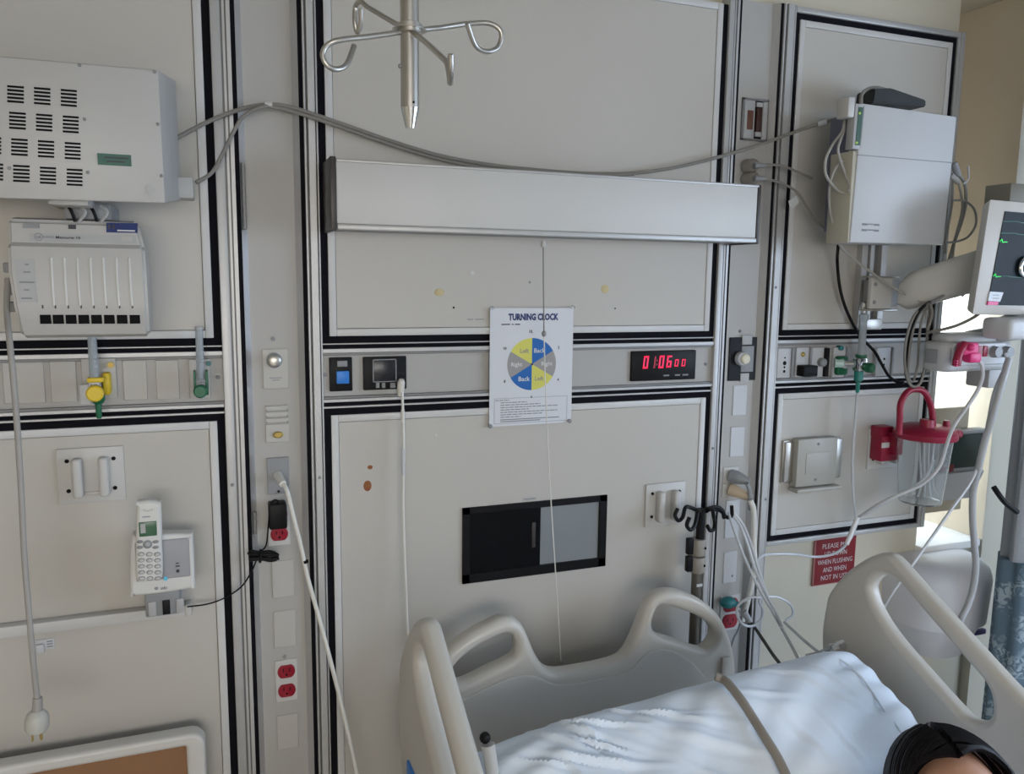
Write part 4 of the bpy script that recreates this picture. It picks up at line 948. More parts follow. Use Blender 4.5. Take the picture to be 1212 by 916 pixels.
for x, z in ((1.553, z1-.010), (1.55, z0+.010)): B().cyl((x, -.033, z), (x, -.0365, z), .004, n=10).obj('screw', GREYP, t)

# ---------------------------------------------------------------- red sign
t = thing('red_sign', 'red plastic sign asking to put the lid down', 'sign', (1.668, .022, .71))
SX0, SX1, SZ0, SZ1 = at(964, 660, -.022).x, at(1012.5, 655, -.022).x, at(964, 694, -.022).z, at(966, 638, -.022).z
B().box(SX0, SX1, .022, .03, SZ0, SZ1, .001).obj('board', mat('sign_edge', (.42, .20, .19), .5), t)
B().box(SX0+.003, SX1-.003, .0212, .024, SZ0+.003, SZ1-.003).obj('face', SIGNR, t)
hh = (SZ1-SZ0)/6
for k, (s, w) in enumerate((('PLEASE PUT', .095), ('LID DOWN', .078), ('WHEN FLUSHING', .122), ('AND WHEN', .082), ('NOT IN USE', .092))):
    text('lettering', s, (SX0+SX1)/2, SZ1-hh*(k+1)-.002+hh*.02, .0205, .0145, PWHITE, t, w=w*(SX1-SX0)/.145, bold=-.004)

# ---------------------------------------------------------------- white monitor unit on rail
t = thing('wall_channel', 'vertical aluminium mounting channel on upper right panel', 'rail', (1.64, 0, 1.45))
x0, x1 = at(1011, 340, .0).x, at(1040, 340, .0).x
for k, (a, c, y) in enumerate(((0, .22, -.022), (.22, .42, -.008), (.42, .58, -.014), (.58, .78, -.008), (.78, 1, -.022))):
    B().box(x0+(x1-x0)*a, x0+(x1-x0)*c, y, 0, 1.47, 2.06, .001, 1).obj('channel_rib', ALU if k % 2 == 0 else ALUD, t)
B().box(x0+.006, x1-.006, -.026, -.004, 1.47, 1.50, .002).obj('end_stop', STEEL, t)
D = .20
t = thing('monitor_unit', 'white box-shaped monitor unit high on the right panel', 'equipment', (1.61, -.02, 1.69))
TL, TR, BR, BL = at(1021, 122, D), at(1133, 138, D), at(1117, 290, D), at(1006, 287, D)
k = Vector((0, .085, 0)); lb = Vector((0, .025, 0))
B().hexa([TL, TR, BR, BL, TL+k, TR+k, BR+k, BL+k], .004).obj('body', COOLW, t)
ML, MR = at(1014, 183, D), at(1128, 192, D)
B().box(ML.x+.004, MR.x-.004, -D-.0006, -D+.003, ML.z-.0015, ML.z+.0008).obj('seam', GREYP, t)
# led bar on the left of the upper half
a, c = at(1011, 125, D), at(1017, 175, D)
B().hexa([at(1013, 122, D), at(1024, 124, D), at(1019, 177, D), at(1009, 176, D), at(1013, 122, D)+lb, at(1024, 124, D)+lb, at(1019, 177, D)+lb, at(1009, 176, D)+lb], .002).obj('indicator_bar', LGREY, t)
q0, q1 = at(1018.5, 127, D), at(1014.5, 172, D); B().hexa([q0+Vector((-.006, -.0015, 0)), q0+Vector((.007, -.0015, 0)), q1+Vector((.007, -.0015, 0)), q1+Vector((-.006, -.0015, 0)), q0+Vector((-.006, .01, 0)), q0+Vector((.007, .01, 0)), q1+Vector((.007, .01, 0)), q1+Vector((-.006, .01, 0))]).obj('indicator_window', mat('indicator_green', (.05, .11, .09), .3), t)
for px, py in ((1017.5, 134), (1014, 169)): p = at(px, py, D+.002); B().ball((p.x, -D-.002, p.z), .003, n=8).obj('indicator_light', mat('indicator_lamp', (.35, .55, .10), .3, emit=.4), t)
# side body (beige), runs back toward the wall
s = [at(1010, 178, D-.004), at(1016, 181, D-.004), at(1008, 287, D-.004), at(1003, 287, D-.004)]
k2 = Vector((0, .075, 0))
B().hexa([s[0], s[1], s[2], s[3], s[0]+k2, s[1]+k2, s[2]+k2, s[3]+k2], .002).obj('side_housing', mat('beige_housing', (.48, .46, .37), .45), t)
p = at(1003, 256, D-.02); B().box(p.x-.003, p.x+.02, -D+.012, -D+.030, p.z-.026, p.z+.026, .001).obj('side_port', DARK, t)
B().box(TL.x-.004, TL.x+.03, -D+.03, -.10, BL.z+.03, TL.z-.02, .003).obj('back_plate', mat('blue_grey_plate', (.13, .14, .19), .5), t)
B().box(1.58, 1.70, -D+.1, -.012, BL.z+.04, TL.z-.06, .003).obj('mount_block', GREYP, t)
q = rect(1020, 1041, 262, 274, D); w = (q[1]-q[0])/3.4
for i in range(3):
    for j in range(2): B().box(q[0]+i*w*1.15, q[0]+i*w*1.15+w, -D-.0008, -D+.002, q[2]+j*.014+(i % 2)*.002, q[2]+j*.014+.005).obj('print_line', PMID, t)
B().box(at(1005, 115, D).x, at(1013, 115, D).x, -D+.0, -D+.04, TL.z-.035, TL.z+.012, .004).obj('corner_block', WHITE, t)
# black device on top with a loop of cable
t = thing('charger_block', 'black tapered device lying on top of the white monitor unit', 'equipment', (1.55, -.12, 2.04))
A, Bq, Cq, Dq = at(1024, 108, .12), at(1044, 107, .12), at(1085, 121, .12), at(1085, 129, .12); Eq = at(1022, 124, .12)
bb = B(); pts = [Eq, A, Bq, Cq, Dq]; bb.poly([Vector((p.x, -.15, p.z)) for p in pts], .06)
bmesh.ops.bevel(bb.bm, geom=list(bb.bm.edges), offset=.003, segments=2, affect='EDGES'); bb.obj('body', mat('dark_green_black', (.016, .02, .019), .45), t)
B().tube([at(1019, 124, .16), at(1020, 112, .16), at(1028, 105, .13), at(1040, 104, .10), at(1055, 109, .08), at(1062, 118, .08)], .0045, 8).obj('cable', CABLEG, t)
# cables hanging on the left side
t = thing('monitor_cables', 'grey cables looping at left side of the white monitor unit', 'cable', (1.42, -.15, 1.70))
for pts in ([(1000, 140, .16), (997, 155, .17), (985, 172, .17), (977, 190, .17), (978, 208, .17), (990, 224, .17), (1000, 229, .18)],
            [(1001, 150, .16), (995, 165, .18), (992, 180, .18), (1000, 205, .18), (1006, 220, .19), (1004, 228, .19)],
            [(998, 190, .17), (988, 200, .17), (982, 220, .16), (982, 245, .15), (986, 265, .14), (994, 290, .12), (1010, 306, .10), (1035, 325, .12), (1065, 345, .14), (1090, 357, .18), (1100, 358, .2)]):
    B().tube([at(*p) for p in pts], .0034, 8).obj('cable', mat('pale_grey_cable', (.34, .33, .30), .5), t)
t = thing('black_cable', 'black cable running from white monitor unit down to right strip', 'cable', (1.5, -.03, 1.35))
B().tube([at(992, 291, .10), at(991, 310, .04), at(994, 340, .03), at(1001, 365, .03), at(1012, 388, .03), at(1022, 402, .03), at(1035, 416, .03), at(1043, 430, .03), at(1052, 445, .03), at(1062, 452, .04), at(1070, 453, .06)], .0042, 8).obj('cable', BLACK, t)
# grey hoses on the right side of the unit
t = thing('monitor_hose', 'grey hoses hanging from right side of white monitor unit', 'cable', (1.85, -.15, 1.70))
for pts, r_ in (([(1128, 196, .15), (1136, 208, .16), (1142, 218, .16), (1143, 240, .16), (1138, 262, .16), (1130, 285, .15), (1122, 312, .14)], .0045),
            ([(1128, 205, .16), (1127, 240, .16), (1120, 280, .16), (1119, 300, .15)], .003), ([(1134, 212, .17), (1139, 245, .17), (1130, 285, .16), (1127, 315, .15)], .003),
            ([(1128, 237, .17), (1142, 238, .18), (1153, 248, .18), (1155, 265, .18), (1146, 280, .17), (1132, 286, .16), (1118, 287, .16)], .003)):
    B().tube([at(*p) for p in pts], r_, 8).obj('hose', mat('hose_grey', (.24, .235, .215), .45), t)
p = at(1131, 197, .16); B().cyl(at(1129, 193, .16), at(1134, 208, .16), .009, n=12).obj('connector', GREYP, t); B().cyl(at(1126, 208, .16), at(1135, 216, .17), .007, n=12).obj('connector', LGREY, t)
B().tube([at(1140, 218, .17), at(1146, 212, .17), at(1146, 197, .17)], .0025, 6).obj('hose', LGREY, t)

# ---------------------------------------------------------------- monitor arm, display, patient module
t = thing('monitor_mount', 'grey swing arm holding the patient monitor at right edge', 'monitor arm', (1.64, 0, 1.53))
q = rect(1031, 1052, 331, 363, .10); B().box(q[0], q[1]+.012, -.10, -.085, q[2]-.006, q[3]+.006, .004).obj('clamp', ARMW, t)
B().box(q[0]+.045, q[1]+.05, -.09, -.024, q[2], q[3], .004).obj('clamp_back', LGREY, t)
for z in (q[2]-.012, q[3]+.004): B().box(q[0]+.0, q[1]+.03, -.105, -.06, z, z+.006, .002).obj('clamp_plate', STEEL, t)
for z in (q[2]+.012, q[3]-.012): B().cyl((q[0]+.012, -.10, z), (q[0]+.012, -.103, z), .005, n=10).obj('bolt', GREYP, t)
e0, e1 = at(1064, 348, .12), at(1185, 312, .30)
b = B(); n = 10; bm = b.bm; rings = []
for i in range(n+1):
    f = i/n; c = e0.lerp(e1, f); hh = .052+.002*f; hw = .030
    if i == 0: hh *= .55; hw *= .5; 
    if i == 1: hh *= .93; hw *= .95
    dv = (e1-e0).normalized(); sd = dv.cross(Vector((0, 0, 1))).normalized()
    rings.append([bm.verts.new(c+sd*hw*math.copysign(abs(math.cos(a))**.6, math.cos(a))+Vector((0, 0, 1))*hh*math.copysign(abs(math.sin(a))**.6, math.sin(a))) for a in [2*PI*k/20 for k in range(20)]])
for A, C in zip(rings, rings[1:]):
    for k in range(20): bm.faces.new((A[k], A[(k+1) % 20], C[(k+1) % 20], C[k]))
bm.faces.new(rings[0]); bm.faces.new(rings[-1]); bmesh.ops.recalc_face_normals(bm, faces=bm.faces)
b.obj('arm_cover', ARMW, t)
B().tube([at(1102, 360, .22), at(1120, 348, .22), at(1132, 342, .22), at(1140, 350, .24)], .004, 6).obj('clip', GREYP, t)
t = thing('patient_monitor', 'cream patient monitor with dark screen at right edge', 'monitor', (1.90, -.36, 1.52))
D = .35
TL, BL = at(1172, 235, D), at(1151, 373, D); ex = Vector((.30, .015, -.004)); k = Vector((.0, .035, 0))
B().hexa([TL, TL+ex, BL+ex, BL, TL+k+Vector((.02, 0, -.01)), TL+ex+k, BL+ex+k, BL+k+Vector((.02, 0, .01))], .006).obj('casing', mat('monitor_cream', (.55, .53, .49), .45), t)
ux = ex.normalized(); uz = (TL-BL).normalized()
def scr(px, py, dy=.002):
    v = ray(px, py); nrm = ux.cross(uz).normalized(); s_ = (TL-CAM).dot(nrm)/v.dot(nrm); return CAM+v*s_+Vector((0, -dy, 0))
def quad(pts, th=.003):
    k_ = Vector((0, th, 0)); P = [Vector(p) for p in pts]; return B().hexa(P+[p+k_ for p in P])
STL, SBL = scr(1189, 250), scr(1168, 361)
sx = ux*.30
quad([STL, STL+sx, SBL+sx, SBL], .008).obj('screen', SCREEN, t)
for (py, m) in ((262, TRACED), (276, TRACED), (327, TRACED)):
    px0 = 1187-(py-250)*.19
    a = scr(px0+1, py, .003); B().tube([a, a+ux*.05+uz*.002, a+ux*.08, a+ux*.20, a+ux*.29], .0009, 5).obj('trace', m, t)
for py in (286, 327):
    px0 = 1187-(py-250)*.19
    a = scr(px0+2, py, .003); B().tube([a, a+ux*.006+uz*.006, a+ux*.010-uz*.001, a+ux*.018, a+ux*.026], .0012, 5).obj('trace', TRACE, t)
a = scr(1211, 316, .004)
B().tube([a+.021*(math.cos(q_)*ux+math.sin(q_)*uz)+Vector((0, -.003, 0)) for q_ in [2*PI*k/16 for k in range(16)]], .006, 10, 3, True).obj('control_ring', CHROME, t)
a, c = scr(1170, 345, .004), scr(1186, 346, .004); e_, f_ = scr(1182, 357, .004), scr(1168, 356, .004)
quad([a, c, e_, f_], .004).obj('sticker', COOLW, t)
a, c = scr(1168, 356.5, .0045), scr(1180, 357, .0045); e_, f_ = scr(1179, 361, .0045), scr(1167, 361, .0045)
quad([a, c, e_, f_], .004).obj('sticker', PINK, t)
for py in (349, 353): a = scr(1173, py, .005); B().tube([a, a+ux*.022], .0007, 4, smooth=False).obj('print_line', PMID, t)
B().cyl(at(1212, 374, .36), at(1212, 390, .36), .05, n=20).obj('stand', LGREY, t)
B().box(at(1195, 400, .4).x, at(1195, 400, .4).x+.10, -.40, -.32, at(1195, 403, .4).z, at(1195, 377, .4).z, .012, 3).obj('swivel', COOLW, t)
q = rect(1196, 1215, 217, 238, .33); B().box(q[0], q[1]+.1, -.33, -.26, q[2]-.02, q[3], .003).obj('top_handle', mat('handle_khaki', (.16, .15, .115), .5), t)

t = thing('patient_module', 'grey patient module with plugs hung under the monitor', 'equipment', (1.78, -.30, 1.38))
D = .30; x0, x1 = at(1119, 415, D).x, at(1203, 415, D).x; z0, z1 = at(1150, 440, D).z, at(1150, 405, D).z
me = shape2d(rr_loop(x0, x1, 0, .08, .03), [], z1-z0, .012)
B().mesh(me, lambda v: Vector((v.x, -D+v.y, (z0+z1)/2+v.z))).obj('body', LGREY, t)
me = shape2d(rr_loop(x0+.003, x1-.02, .0, .07, .03), [], .03, .012)
B().mesh(me, lambda v: Vector((v.x+.02, -D+.01+v.y, z1+.006+v.z))).obj('top_shell', LGREY, t)
B().box(x0-.001, x0+.02, -D+.022, -D+.06, z0+.02, z1-.018, .002).obj('dark_slot', GREYP, t)
q = rect(1126, 1190, 406, 432, D); me = shape2d(rr_loop(*q, .012), [], .014, .004)
B().mesh(me, lambda v: Vector((v.x, -D+.003+v.z, v.y))).obj('socket_panel', COOLW, t)
for px in (1157, 1164): p = rect(px-2.5, px+2.5, 409, 418, D); B().box(p[0], p[1], -D-.007, -D, p[2]-.008, p[3], .001).obj('socket', RED, t)
for px in (1174, 1188): p = at(px, 416, D); B().cyl((p.x, -D, p.z), (p.x, -D-.02, p.z), .016, .013, 14).obj('grey_plug', GREYP, t)
B().box(x1-.05, x1+.02, -D+.03, -D+.10, z0-.05, z0+.005, .006).obj('cable_hook', LGREY, t)
B().cyl((x1-.08, -D+.08, z1), (x1-.02, -.34, at(1195, 390, .34).z), .022, n=14).obj('hanger', LGREY, t)
t = thing('pink_plug', 'bright pink plug pair on the grey patient module', 'plug', (at(1145, 415, .33).x, -.33, at(1145, 430, .33).z))
q = rect(1138, 1156, 405, 420, D+.02); B().box(q[0], q[1], -D-.028, -D-.003, q[2], q[3], .006).obj('plug_body', PINK, t)
q = rect(1143, 1157, 417, 429, D+.02); B().box(q[0], q[1], -D-.034, -D-.008, q[2], q[3], .007).obj('plug_boot', PINK, t)
B().ball(at(1149, 411, D+.03), .010, n=14).obj('plug_cap', PINK, t)
B().tube([at(1142, 407, D+.02), at(1136, 416, D+.025), at(1133, 425, D+.03), at(1132, 433, D+.03)], .010, 10).obj('strap', RED, t)
p = at(1132.5, 430, D+.04)
for k in range(3): B().cyl((p.x-.003, -D-.035, p.z-.006+k*.006), (p.x-.003, -D-.044, p.z-.006+k*.006), .002, n=8).obj('strap_dot', PINK, t)
# tubes below the module
TW = mat('white_tubing', (.56, .57, .58), .35)
t = thing('white_tube', 'white cable from the pink plug curving down to lower left', 'tubing', (1.8, -.3, 1.0))
B().tube([at(1156, 424, D+.02), at(1162, 432, D+.02), at(1163, 446, D+.02), at(1157, 462, D+.02), at(1147, 478, D+.02), at(1137, 492, D+.01), at(1127, 508, D), at(1120, 528, D-.02), at(1114, 548, D-.04), at(1104, 562, D-.05), at(1088, 575, D-.07), at(1062, 586, D-.10), at(1040, 597, D-.14), at(1020, 610, D-.2)], .0045, 8).obj('cable', TW, t)
t = thing('white_tube', 'long white cable from module plugs down to bed rail', 'tubing', (1.85, -.3, .8))
B().tube([at(1190, 418, D+.02), at(1192, 430, D+.03), at(1184, 446, D+.03), at(1176, 466, D+.03), at(1170, 495, D+.02), at(1166, 520, D+.02), at(1158, 550, D+.02), at(1148, 572, D+.02), at(1128, 600, D+.04), at(1100, 640, D+.06), at(1075, 675, D+.08), at(1052, 708, D+.06), at(1042, 730, D)], .0036, 8).obj('cable', TW, t)
t = thing('grey_hose', 'thick grey hose hanging from module past the sharps bin', 'tubing', (1.88, -.3, .8))
B().tube([at(1194, 425, D+.04), at(1188, 446, D+.05), at(1181, 470, D+.05), at(1171, 505, D+.04), at(1166, 520, D+.03), at(1158, 555, D+.02), at(1152, 580, D), at(1151, 610, D), at(1153, 640, D), at(1155, 670, D), at(1152, 695, D), at(1146, 715, D), at(1138, 732, D), at(1133, 745, D-.02)], .0085, 10).obj('hose', mat('hose_pale', (.38, .39, .40), .35), t)
# coil of black and grey cables below the arm
t = thing('cable_coil', 'black and grey cables coiled under the monitor arm', 'cable', (1.72, -.2, 1.30))
for pts, m, r_ in (([(1100, 358, .2), (1088, 368, .22), (1078, 390, .2), (1073, 420, .18), (1073, 445, .18), (1082, 458, .18), (1092, 445, .2), (1098, 420, .2), (1102, 395, .2), (1102, 365, .2)], BLACK, .0045),
                   ([(1100, 359, .21), (1083, 372, .22), (1073, 400, .22), (1071, 432, .2), (1078, 456, .2), (1090, 452, .21), (1096, 420, .21), (1098, 385, .21), (1101, 362, .21)], CABLEG, .0034),
                   ([(1101, 360, .21), (1092, 375, .21), (1088, 400, .21), (1086, 432, .2), (1080, 452, .19), (1075, 440, .19), (1078, 405, .2), (1086, 375, .21), (1100, 361, .21)], CABLEG, .003),
                   ([(1101, 360, .22), (1103, 370, .22), (1101, 380, .22), (1098, 392, .22), (1106, 392, .24), (1130, 386, .26), (1150, 377, .28), (1160, 370, .30)], CABLEG, .004)):
    B().tube([at(*p) for p in pts], r_, 8).obj('cable', m, t)

# ---------------------------------------------------------------- suction canister
d = .13; L = at(1098, 516, d)
cx = (at(1061, 516, d).x+at(1128, 516, d).x)/2; rl = .078; cz = L.z
t = thing('suction_canister', 'clear suction canister with red lid and red loop handle', 'canister', (cx, -d, .99))
zb_ = at(1098, 593, d).z
B().lathe([(.0, .0), (.052, 0), (.056, .004), (.072, cz-zb_), (.0705, cz-zb_), (.0545, .006), (0, .004)], (cx, -d, zb_), n=32).obj('jar', CLEAR, t)
B().lathe([(.0, 0), (.080, 0), (.082, .004), (.082, .016), (.074, .024), (.060, .034), (.0, .040)], (cx, -d, cz-.004), n=32).obj('lid', RED, t)
pr = at(1135, 517, d+.01); B().lathe([(.014, -.010), (.018, -.004), (.016, .008), (.006, .012)], (pr.x-.012, -d-.01, cz+.004), n=16).obj('spout_cap', RED, t)
B().box(cx+.05, pr.x-.012, -d-.022, -d+.002, cz-.004, cz+.008, .004).obj('spout', RED, t)
B().cyl((cx-.02, -d-.02, cz+.02), (cx-.02, -d-.02, cz+.052), .022, .018, 16).obj('port_cap', RED, t)
B().cyl((cx+.052, -d-.02, cz+.02), (cx+.052, -d-.02, cz+.045), .012, .008, 12).obj('port_cap', RED, t)
B().tube([at(1064, 514, d+.02), at(1065, 495, d+.02), at(1066, 478, d+.02), at(1073, 465, d+.02), at(1083, 460.5, d+.02), at(1094, 464, d+.02), at(1101, 478, d+.02), at(1104, 495, d+.02), at(1104, 512, d+.02)], .0085, 10).obj('handle', RED, t)
for k in range(4): B().tube([at(1088+k*6, 522, d+.02), at(1089+k*5, 545, d+.02), at(1090+k*5, 575, d+.02), at(1086+k*8, 588, d+.02)], .0025, 6).obj('inner_rib', TUBEC, t)
for k in range(6): p = at(1121-k*.9, 527+k*8, d+.04); B().box(p.x-.004, p.x+.005, p.y-.003, p.y-.002, p.z-.0012, p.z+.0012).obj('scale_mark', PMID, t)
t = thing('canister_clamp', 'red wall clamp holding the suction canister', 'bracket', (at(1048, 525, .04).x, 0, at(1048, 545, .04).z))
q = rect(1038, 1053, 504, 517, .03); B().box(q[0], q[1], -.045, -.006, q[2], q[3], .003).obj('top_block', RED, t)
q = rect(1040, 1060, 515, 545, .04); B().box(q[0], q[1], -.05, -.007, q[2], q[3], .005).obj('clamp_body', RED, t)
q = rect(1058, 1066, 512, 538, .06); B().box(q[0]-.005, q[1], -.07, -.03, q[2], q[3], .004).obj('clamp_arm', RED, t)
q = rect(1044, 1053, 524, 530, .052); B().box(q[0], q[1], -.0515, -.05, q[2], q[3]).obj('label', PWHITE, t)

# ---------------------------------------------------------------- dispenser in the niche, sharps bin
def jamb(px, py, X=XJ-.003): return at_x(px, py, X)
t = thing('wall_dispenser', 'grey dispenser with dark face on a khaki board by window niche', 'dispenser', (2.05, .0, at(1138, 588, .05).z))
zA, zB = at(1135, 482, 0).z, at(1135, 603, 0).z
B().box(XE-.010, 2.155, .0, .012, zB, zA, .003).obj('back_board', mat('khaki_board', (.34, .30, .22), .6), t)
q0, q1 = at(1112, 512, .05), at(1164, 588, .05); X0_, X1_ = q0.x, q1.x; zm_ = at(1138, 558, .05).z
B().hexa([(X0_, -.05, q0.z), (X1_, -.05, q0.z), (X1_-.012, -.05, zm_), (X0_+.006, -.05, zm_), (X0_+.004, -.010, q0.z), (X1_, -.010, q0.z), (X1_-.012, -.010, zm_), (X0_+.006, -.010, zm_)], .006).obj('body', GREYP, t)
B().hexa([(X0_+.006, -.06, zm_), (X1_-.014, -.06, zm_), (X1_-.05, -.05, q1.z), (X0_-.006, -.05, q1.z), (X0_+.006, -.012, zm_), (X1_-.014, -.012, zm_), (X1_-.05, -.012, q1.z), (X0_-.006, -.012, q1.z)], .006).obj('lower_body', LGREY, t)
B().box(X0_+.008, X1_-.03, -.056, -.045, zm_+.012, q0.z-.010, .004).obj('dark_face', mat('dark_green_face', (.02, .035, .03), .35, spec=.3), t)
B().box(X0_+.010, X0_+.06, -.060, -.05, zm_+.004, zm_+.028, .003).obj('red_tab', mat('dark_red_tab', (.13, .015, .02), .4), t)

dS = .17
t = thing('sharps_bin', 'rounded white sharps bin mounted below the window sill', 'bin', (2.0, .03, at(1120, 785, .1).z))
zt_, zm_, zb_ = at(1125, 668, .1).z, at(1125, 745, .12).z, at(1125, 787, .12).z
xl_, xr_ = at(1078, 705, .08).x, at(1172, 700, .08).x; xm = (xl_+xr_)/2; hw = (xr_-xl_)/2
b = B(); bm = b.bm; rings = []
for z, f, dep in ((zb_, .45, .10), (zb_+.01, .55, .13), (zm_-.02, .78, .16), (zm_, .82, .165), (zm_+.002, .95, .175), (zt_-.06, 1.0, .18), (zt_-.03, .97, .17), (zt_-.008, .85, .14), (zt_, .6, .10)):
    ring = []
    for k in range(25):
        a = PI*k/24; ring.append(bm.verts.new((xm-hw*f*math.copysign(abs(math.cos(a))**.7, math.cos(a)), .03-dep*abs(math.sin(a))**.7-.0, z)))
    rings.append(ring)
for A, C in zip(rings, rings[1:]):
    for k in range(24): bm.faces.new((A[k], A[k+1], C[k+1], C[k]))
    bm.faces.new((A[0], C[0], C[24], A[24]))
bm.faces.new(rings[0]); bm.faces.new(rings[-1]); bmesh.ops.recalc_face_normals(bm, faces=bm.faces)
b.obj('bin_body', mat('sharps_white', (.60, .60, .62), .4), t)
p = at(1133, 763, .13); B().ball((p.x, p.y-.004, p.z), .008, 1.2, .5, .7, 10).obj('sensor', DARK, t)
for px in (1158,): p = at(px, 747, .10); B().box(p.x-.02, p.x+.03, p.y-.004, p.y+.01, p.z-.012, p.z+.004, .003).obj('purple_patch', mat('purple_mark', (.09, .07, .22), .5), t)  # small purple block at the lower right of the bin

# ---------------------------------------------------------------- privacy curtain and its track
t = thing('privacy_curtain', 'bunched grey mesh curtain with blue floral lower cloth', 'curtain', (2.12, -.30, .1))
def fold(z0, z1, m, name, cx, cy, rx, ry, nf, amp, top=1.):
    b = B(); bm = b.bm; n = nf*10; rings = []
    for j in range(9):
        z = z0+(z1-z0)*j/8; ring = []
        for k in range(n):
            a = 2*PI*k/n; rr_ = 1+amp*math.sin(nf*a+.4*math.sin(z*2))
            ring.append(bm.verts.new((cx+rx*rr_*math.cos(a), cy+ry*rr_*math.sin(a), z)))
        rings.append(ring)
    for A, C in zip(rings, rings[1:]):
        for k in range(n): bm.faces.new((A[k], A[(k+1) % n], C[(k+1) % n], C[k]))
    bm.faces.new(rings[0][::-1]); bm.faces.new(rings[-1])
    return b.obj(name, m, t)
dC = .25; zj = at(1185, 655, .2).z; xL = at(1174, 655, .16).x; cxx = xL+.085
fold(.08, zj, CURB, 'printed_cloth', cxx, -dC, .14, .08, 9, .06)
fold(zj, 2.0, CURT, 'mesh_top', cxx+.008, -dC, .135, .075, 8, .08)
fold(2.0, 2.60, CURT, 'mesh_top', cxx+.03, -dC, .115, .07, 8, .08)
B().tube([at(1176, 576, dC+.06), at(1182, 585, dC+.075), at(1190, 595, dC+.085), at(1204, 606, dC+.09)], .007, 8).obj('tie_band', BLACK, t)
t = thing('curtain_track', 'grey ceiling curtain track at top right corner', 'curtain track', (2.12, -.3, 2.6))
p = at(1196, 28, .05)
B().box(p.x, 3.39, -.26, -.18, 2.61, 2.66, .004).obj('track', ALUD, t)
B().box(p.x+.05, p.x+.10, -.24, -.20, 2.64, 2.70, .002).obj('hanger', ALUD, t); B().box(3.2, 3.25, -.24, -.20, 2.64, 2.70, .002).obj('hanger', ALUD, t)

# ---------------------------------------------------------------- hospital bed
t = bed = thing('hospital_bed', 'cream plastic hospital bed with raised head section and side rails', 'bed', (.82, -1.3, 0))
HD = .175
def hb(pts): return [Vector((at(x+5, y+4, HD).x, at(x+5, y+4, HD).z, 0)) for x, y in pts]
outer = hb([(487, 905), (484, 860), (492, 822), (508, 790), (528, 768), (551, 750), (574, 737), (590, 730), (604, 730), (615, 738), (623, 754), (631, 773), (641, 787), (655, 793), (680, 790), (715, 783), (735, 775), (746, 758), (756, 734), (764, 713), (774, 702), (790, 697), (810, 700), (834, 712), (851, 730), (862, 755), (867, 780), (868, 810), (868, 860), (866, 930)])
O2 = [(q.x, q.y) for q in catmull(outer, 4)]
h1 = hb([(541, 807), (575, 791), (603, 777), (608, 765), (605, 752), (597, 748), (585, 751), (560, 764), (537, 783), (530, 800)])
h2 = hb([(769, 738), (772, 722), (781, 714), (800, 718), (825, 728), (840, 740), (843, 752), (836, 763), (826, 766), (800, 757), (776, 749)])
H1 = [(q.x, q.y) for q in catmull(h1, 4, True)]; H2 = [(q.x, q.y) for q in catmull(h2, 4, True)]
me = shape2d(O2, [H1, H2], .05, .018, 4)
B().mesh(me, lambda v: Vector((v.x, -HD+.025+v.z, v.y))).obj('headboard', BEDP, t)
# recessed lower face and seam of the headboard
inner = hb([(500, 905), (500, 862), (520, 838), (560, 815), (600, 797), (628, 796), (655, 806), (700, 800), (738, 790), (762, 768), (785, 765), (808, 775), (826, 793), (838, 812), (846, 850), (846, 930)])
me = shape2d([(q.x, q.y) for q in catmull(inner, 3)], [], .012, .004)
B().mesh(me, lambda v: Vector((v.x, -HD-.001+v.z*.4, v.y))).obj('headboard_inset', BEDG, t)
q = rect(852, 862, 776, 812, HD); B().box(q[0], q[1], -HD-.010, -HD, q[2]-.05, q[3], .004).obj('headboard_grip', BEDP, t)

# side rails: outline on the upright plane of the right rail, mirrored for the left one
XR, XLft = 1.345, .325
def rr2(pts): return [Vector((at_x(x, y, XR).y, at_x(x, y, XR).z, 0)) for x, y in pts]
ro = rr2([(981, 717), (986, 700), (1005, 677), (1028, 661), (1045, 654.5), (1056, 655), (1066, 662), (1090, 689), (1140, 744), (1198, 807)])
last = ro[-1]; dirv = (ro[-1]-ro[-2]).normalized()
ro += [last+dirv*.10, last+dirv*.16+Vector((-.01, -.04, 0)), last+dirv*.15+Vector((.02, -.12, 0)), Vector((ro[-1].x+.10, ro[-1].y-.22, 0)), Vector((ro[0].x-.12, .56, 0)), Vector((ro[0].x-.02, .66, 0)), Vector((ro[0].x+.005, .76, 0))]
rh = rr2([(1035, 698), (1038, 688), (1048, 680), (1060, 682), (1070, 690), (1100, 725), (1146, 778), (1170, 806), (1178, 825), (1178, 845), (1168, 853), (1153, 850), (1139, 838), (1100, 795), (1063, 752), (1043, 721)])
RO = [(q.x, q.y) for q in catmull(ro, 4, True)]; RH = [(q.x, q.y) for q in catmull(rh, 4, True)]
for X, s in ((XR, 1), (XLft, -1)):
    me = shape2d(RO, [RH], .036, .014, 4)
    B().mesh(me, lambda v: Vector((X+s*.003+v.z, v.x, v.y))).obj('side_rail', BEDP, t)
B().box(XLft-.026, XLft-.018, -.50, -.42, .58, .72, .003).obj('rail_badge', BLUE, t)
